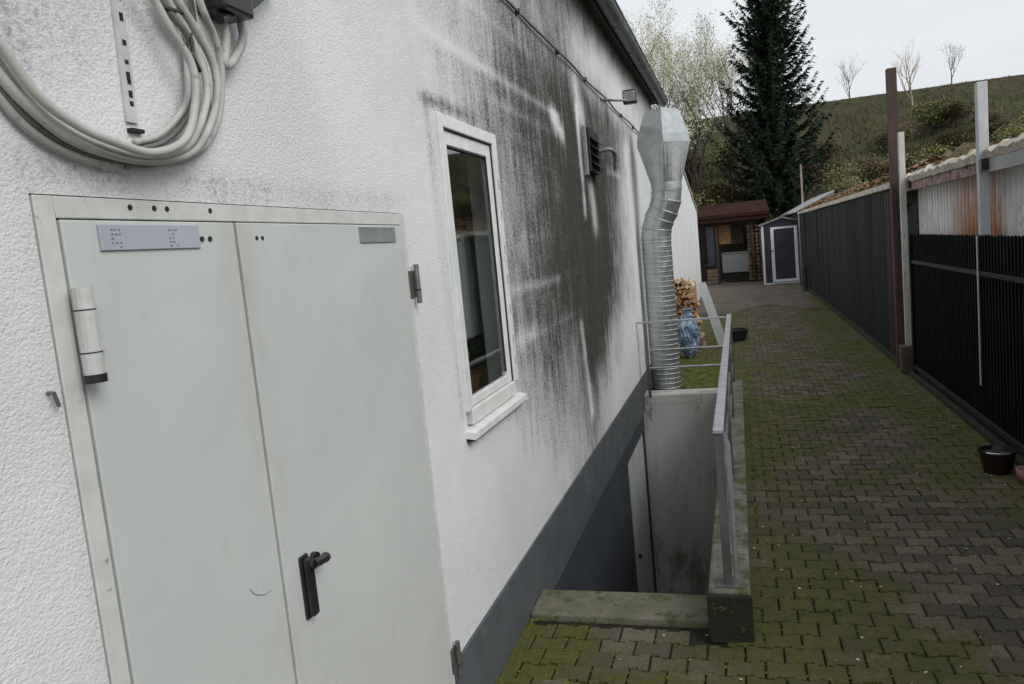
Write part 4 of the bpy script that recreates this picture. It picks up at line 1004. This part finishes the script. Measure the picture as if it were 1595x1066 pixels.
# moss and weeds, fallen leaves and grit on the paving
mm = MB(); k = 0
while k < 19000:
    k += 1; w_ = rnd.random(); f = 1.0
    if w_ < .16: x, y = -.03+abs(rnd.gauss(0, .04)), rnd.uniform(3.0, 14)
    elif w_ < .34: x, y = FX-.06-abs(rnd.gauss(0, .07)), rnd.uniform(5, 20)
    elif w_ < .46: x, y = rnd.uniform(-1.0, -.2), rnd.uniform(8.35, 11); f = 2
    elif w_ < .49: x, y = rnd.uniform(-1.0, -.2), 3.30-abs(rnd.gauss(0, .006))
    elif w_ < .51: x, y = WX+.02+abs(rnd.gauss(0, .012)), rnd.uniform(2.3, 3.3)
    else:                                   # cushions sitting in the joints
        r = rnd.randrange(int(2.2/py), int(11/py)); c = rnd.randrange(0, int(3/px)+1); x = -1.12+c*px+(px/2 if r % 2 else 0); y = .05+r*py
        if not inside(x, y) or mossfield(x, y) < .52+rnd.uniform(-.15, .15): continue
        if rnd.random() < .6: x += rnd.uniform(-q1, q1); y += py/2+rnd.gauss(0, .012)
        else: x += q1+rnd.gauss(0, .005); y += rnd.uniform(-.05, .05)
        if not inside(x, y): continue
    s = rnd.uniform(.0035, .010)*f*(1 if y < 7 else 1.5); h = s*rnd.uniform(.45, .9); a_ = rnd.uniform(0, 6.28); z = -.003
    ring_ = [(x+s*math.cos(a_+q*1.257)*rnd.uniform(.7, 1.2), y+s*math.sin(a_+q*1.257)*rnd.uniform(.7, 1.2), z) for q in range(5)]
    mm.add(ring_+[(x, y, z+h)], [(q, (q+1) % 5, 5) for q in range(5)])
tag(mm.build('moss', 'mossclump'), 'moss and tiny weeds growing in the edges of the paving', 'moss', kind='stuff')
lt = MB()
for k in range(420):
    y = 2.4+rnd.random()**1.5*14; x = rnd.uniform(-.9, 1.65)
    if x < -.02 and 3.2 < y < 8.3: continue
    s = rnd.uniform(.004, .012); a_ = rnd.uniform(0, 6.28); z = .004
    lt.add([(x+math.cos(a_)*s, y+math.sin(a_)*s, z), (x-math.sin(a_)*s*.6, y+math.cos(a_)*s*.6, z+s*.4), (x-math.cos(a_)*s, y-math.sin(a_)*s, z+.001), (x+math.sin(a_)*s*.6, y-math.cos(a_)*s*.6, z+s*.2)], [(0,1,2,3)])
tag(lt.build('litter', 'eave'), 'tiny pale chips and leaf bits scattered on the pavers', 'debris', kind='stuff')

# ------------------------------------------------------------------ vegetation
def trunk_noise(p, a): return Vector((p.x+rnd.gauss(0, a), p.y+rnd.gauss(0, a), p.z))
def spruce(x, y, H, R, label):
    z0 = hill_z(x, y) if y > 30 else 0
    t = thing('spruce_tree', (x, y, z0), label, 'tree')
    MB().tube([(x, y, z0-.2), (x, y, z0+H*.5), (x, y, z0+H)], [.20, .12, .02], 9).build('trunk', 'bark', t)
    br = MB(); fo = MB(); z = 1.2
    while z < H-.2:
        f = 1-z/H; L0 = R*(f**.75)*rnd.uniform(.85, 1.1); nb = rnd.randint(6, 8)
        if z < 2.0: L0 *= .75
        for b in range(nb):
            a = 2*math.pi*(b+rnd.random()*.8)/nb; Lb = L0*rnd.uniform(.70, 1.22); up = .25+.35*(z/H)
            dirh = Vector((math.cos(a), math.sin(a), 0)); pts = []
            for s in range(6):
                q = s/5; pts.append(Vector((x, y, z0+z+rnd.uniform(-.1, .1)))+dirh*Lb*q+Vector((0, 0, Lb*(.18*up*q*2-.42*q*(1-q)*1.1+.16*q**3*2))))
            br.tube(pts, [.022*(1-q*.17) for q in range(6)], 4, cap=False)
            m_ = int(22+Lb*46)
            side = Vector((-dirh.y, dirh.x, 0))
            for k in range(m_):
                q = rnd.uniform(.12, 1); i = min(4, int(q*5)); fr_ = q*5-i; c = pts[i].lerp(pts[i+1], fr_)
                sgn = rnd.choice((-1, 1)); l = rnd.uniform(.16, .40)*(1.15-q*.55)
                d = (dirh*rnd.uniform(.35, .9)+side*sgn*rnd.uniform(.3, 1)+Vector((0, 0, rnd.uniform(-.55, .15)))).normalized()*l
                wd = d.cross(Vector((rnd.gauss(0,.5), rnd.gauss(0,.5), 1))).normalized()*l*rnd.uniform(.10, .2)
                fo.add([c-wd*.5, c+d*.5-wd, c+d, c+d*.5+wd, c+wd*.5], [(0,1,2,3,4)])
                if rnd.random() < .45:
                    d2 = Vector((rnd.gauss(0,.06), rnd.gauss(0,.06), -l*.9)); w2 = side*l*.12
                    fo.add([c-w2, c+d2, c+w2], [(0,1,2)])
        z += rnd.uniform(.19, .27)
    br.build('branches', 'bark', t); fo.build('needles', 'spruce', t); return t
spruce(1.62, 33.2, 15.0, 2.42, 'tall dark spruce tree behind the wooden shelter and garden shed')

def broadleaf(name, x, y, H, label, cat, seed, spread=.5, leaf='bud', nleaf=9, lsz=.05, levels=5, trunk_r=.11, stems=1, bark='bark', group=None, z0=None, leafchance=1.0, seg=.33):
    R = random.Random(seed); zb = (hill_z(x, y) if y > 29 else 0) if z0 is None else z0
    t = thing(name, (x, y, zb), label, cat, group)
    tr = MB(); fo = MB()
    def grow(p, d, L, r, lev):
        n = 4; pts = [p]; q = p; jt = .04 if lev == 0 else .10
        for i in range(n):
            d = (d+Vector((R.gauss(0,jt), R.gauss(0,jt), R.gauss(.04,.06)))).normalized(); q = q+d*L/n; pts.append(q)
        rs = [r*(1-.12*i) for i in range(n+1)]
        tr.tube(pts, rs, 6 if lev < 2 else 3, cap=False)
        if lev >= levels-2:
            for k in range(nleaf):
                if R.random() > leafchance: continue
                c = pts[R.randint(1, n)]+Vector((R.gauss(0,.14), R.gauss(0,.14), R.gauss(0,.12))); s = lsz*R.uniform(.6, 1.5)
                e = Vector((R.gauss(0,1), R.gauss(0,1), R.gauss(0,1))).normalized()*s; g_ = e.orthogonal().normalized()*s*.6
                fo.add([c-e, c+g_, c+e, c-g_], [(0,1,2,3)])
        if lev < levels:
            m_ = R.choice((2, 3, 3)) if lev else 5
            for k in range(m_):
                a = R.uniform(0, 6.28); o = Vector((math.cos(a), math.sin(a), R.uniform(.0, .5)))*spread*R.uniform(.6, 1.3)
                st_ = pts[-1] if k == 0 else pts[R.randint(2, n)]
                grow(st_, (d*(1 if k else 1.4)+o).normalized(), L*R.uniform(.62, .85), r*.55, lev+1)
    for s in range(stems):
        a = R.uniform(0, 6.28); off = .12*(stems > 1)
        grow(Vector((x+math.cos(a)*off, y+math.sin(a)*off, zb-.1)), Vector((math.cos(a)*.18*(stems > 1), math.sin(a)*.18*(stems > 1), 1)), H*seg, trunk_r, 0)
    tr.build('trunk', bark, t)
    if fo.v: fo.build('crown', leaf, t)
    return t
broadleaf('budding_tree', -1.3, 33.5, 9.6, 'slender tree with pale spring buds directly left of the spruce', 'tree', 11, nleaf=7, lsz=.038, levels=6, stems=1, spread=.62, seg=.27)
broadleaf('budding_tree', -2.9, 35.0, 9.6, 'pale budding tree seen just above the roof edge of the white building', 'tree', 23, nleaf=7, lsz=.038, levels=6, stems=1, spread=.62, seg=.27)
broadleaf('budding_tree', .3, 37.0, 10.5, 'thin budding tree close to the spruce with its stem rising into the sky', 'tree', 5, nleaf=5, lsz=.036, levels=6, spread=.5, seg=.27)
broadleaf('budding_tree', -4.4, 37.0, 10.5, 'farthest left pale budding tree, mostly behind the gutter', 'tree', 77, nleaf=7, lsz=.038, levels=6, spread=.6, seg=.27)
# bare small trees on the crest
broadleaf('bare_tree', 11.9, 49.5, 2.8, 'small twiggy tree on the hill crest right of the pale trunk', 'tree', 31, nleaf=3, lsz=.03, levels=4, trunk_r=.04, spread=.6)
broadleaf('bare_tree', 6.6, 49.0, 2.8, 'small twiggy tree on the hill crest left of the rusty post', 'tree', 37, nleaf=2, lsz=.03, levels=4, trunk_r=.04, spread=.55)
broadleaf('bare_tree', 9.3, 46.5, 3.8, 'thin pale-stemmed tree standing on the upper hillside', 'tree', 41, nleaf=1, lsz=.03, levels=4, trunk_r=.07, spread=.45, bark='bark_pale')
bp_ = thing('bare_pole', (3.1, 30.5, 0), 'thin pale pole standing right of the spruce behind the garden shed', 'pole')
MB().tube([(2.35, 30.5, 0), (2.36, 30.5, 3.9)], .035, 8).build('shaft', 'bark_pale', bp_)
# shrubs
SHR = [(rx, ry, rh, kd_) for rx, ry, rh, kd_ in [(rnd.uniform(-5, 18)*yy/40, yy, rnd.uniform(.8, 1.9), 'brown' if rnd.random() < .68 else 'g') for yy in [31.5+k*.36 for k in range(34)]]]+[(-3.4, 33, 2.4, 'brown'), (-1.9, 32, 2.6, 'g'), (-.6, 34, 2.2, 'brown'), (.4, 32.3, 1.8, 'g'), (3.3, 32.5, 2.0, 'brown'), (4.4, 34, 1.7, 'g'), (2.7, 36, 2.3, 'brown'),
       (5.6, 35.5, 1.6, 'brown'), (-2.5, 38, 2.2, 'brown'), (-.2, 40, 1.9, 'g'), (6.8, 37, 1.5, 'g'), (8.2, 36, 1.9, 'g'), (9.4, 38, 1.4, 'brown'), (3.8, 40, 1.6, 'brown'), (11, 37, 1.7, 'g'), (7.6, 41, 1.3, 'brown'), (12.6, 40, 1.5, 'g'), (10.4, 43, 1.3, 'brown')]
protos = []
for i in range(4):
    protos.append(broadleaf('shrub', 0, 0, 2.0, None, 'shrub', 100+i, spread=.85, leaf=('bud_green' if i % 2 else 'undergrowth'), nleaf=5, lsz=.05, levels=4, trunk_r=.03, stems=4, z0=0, group='bushes on the hillside'))
where = {0: 'low on the hillside', 1: 'halfway up the hillside'}
first = [True]*4
for k, (x, y, h, kd) in enumerate(SHR):
    pi = (1 if kd == 'g' else 0)+(2 if k % 3 == 0 else 0)
    if first[pi]: t = protos[pi]; first[pi] = False
    else:
        s_ = protos[pi]; t = s_.copy(); COL.objects.link(t)
        for ch in s_.children: c = ch.copy(); COL.objects.link(c); c.parent = t
    t.location = (x, y, hill_z(x, y)-.05); t.rotation_euler = (0, 0, k*1.3); sc_ = h/1.9; t.scale = (sc_*1.15, sc_*1.15, sc_)
    r_ = x/y
    side = ('left of the spruce' if r_ < 0 else 'by the foot of the spruce' if r_ < .1 else 'between the spruce and the rusty post' if r_ < .179 else 'between the rusty and grey posts' if r_ < .27 else 'right of the tall grey post')
    up_ = 'low' if y < 35 else 'halfway up' if y < 40 else 'high'
    sz = 'small' if h < 1.2 else 'large' if h > 1.65 else 'medium-sized'
    tag(t, sz+(' yellow-green bush ' if kd == 'g' else ' brownish bush ')+up_+' on the slope, '+side, 'shrub', ('green ' if kd == 'g' else 'brown ')+'bushes on the hillside')
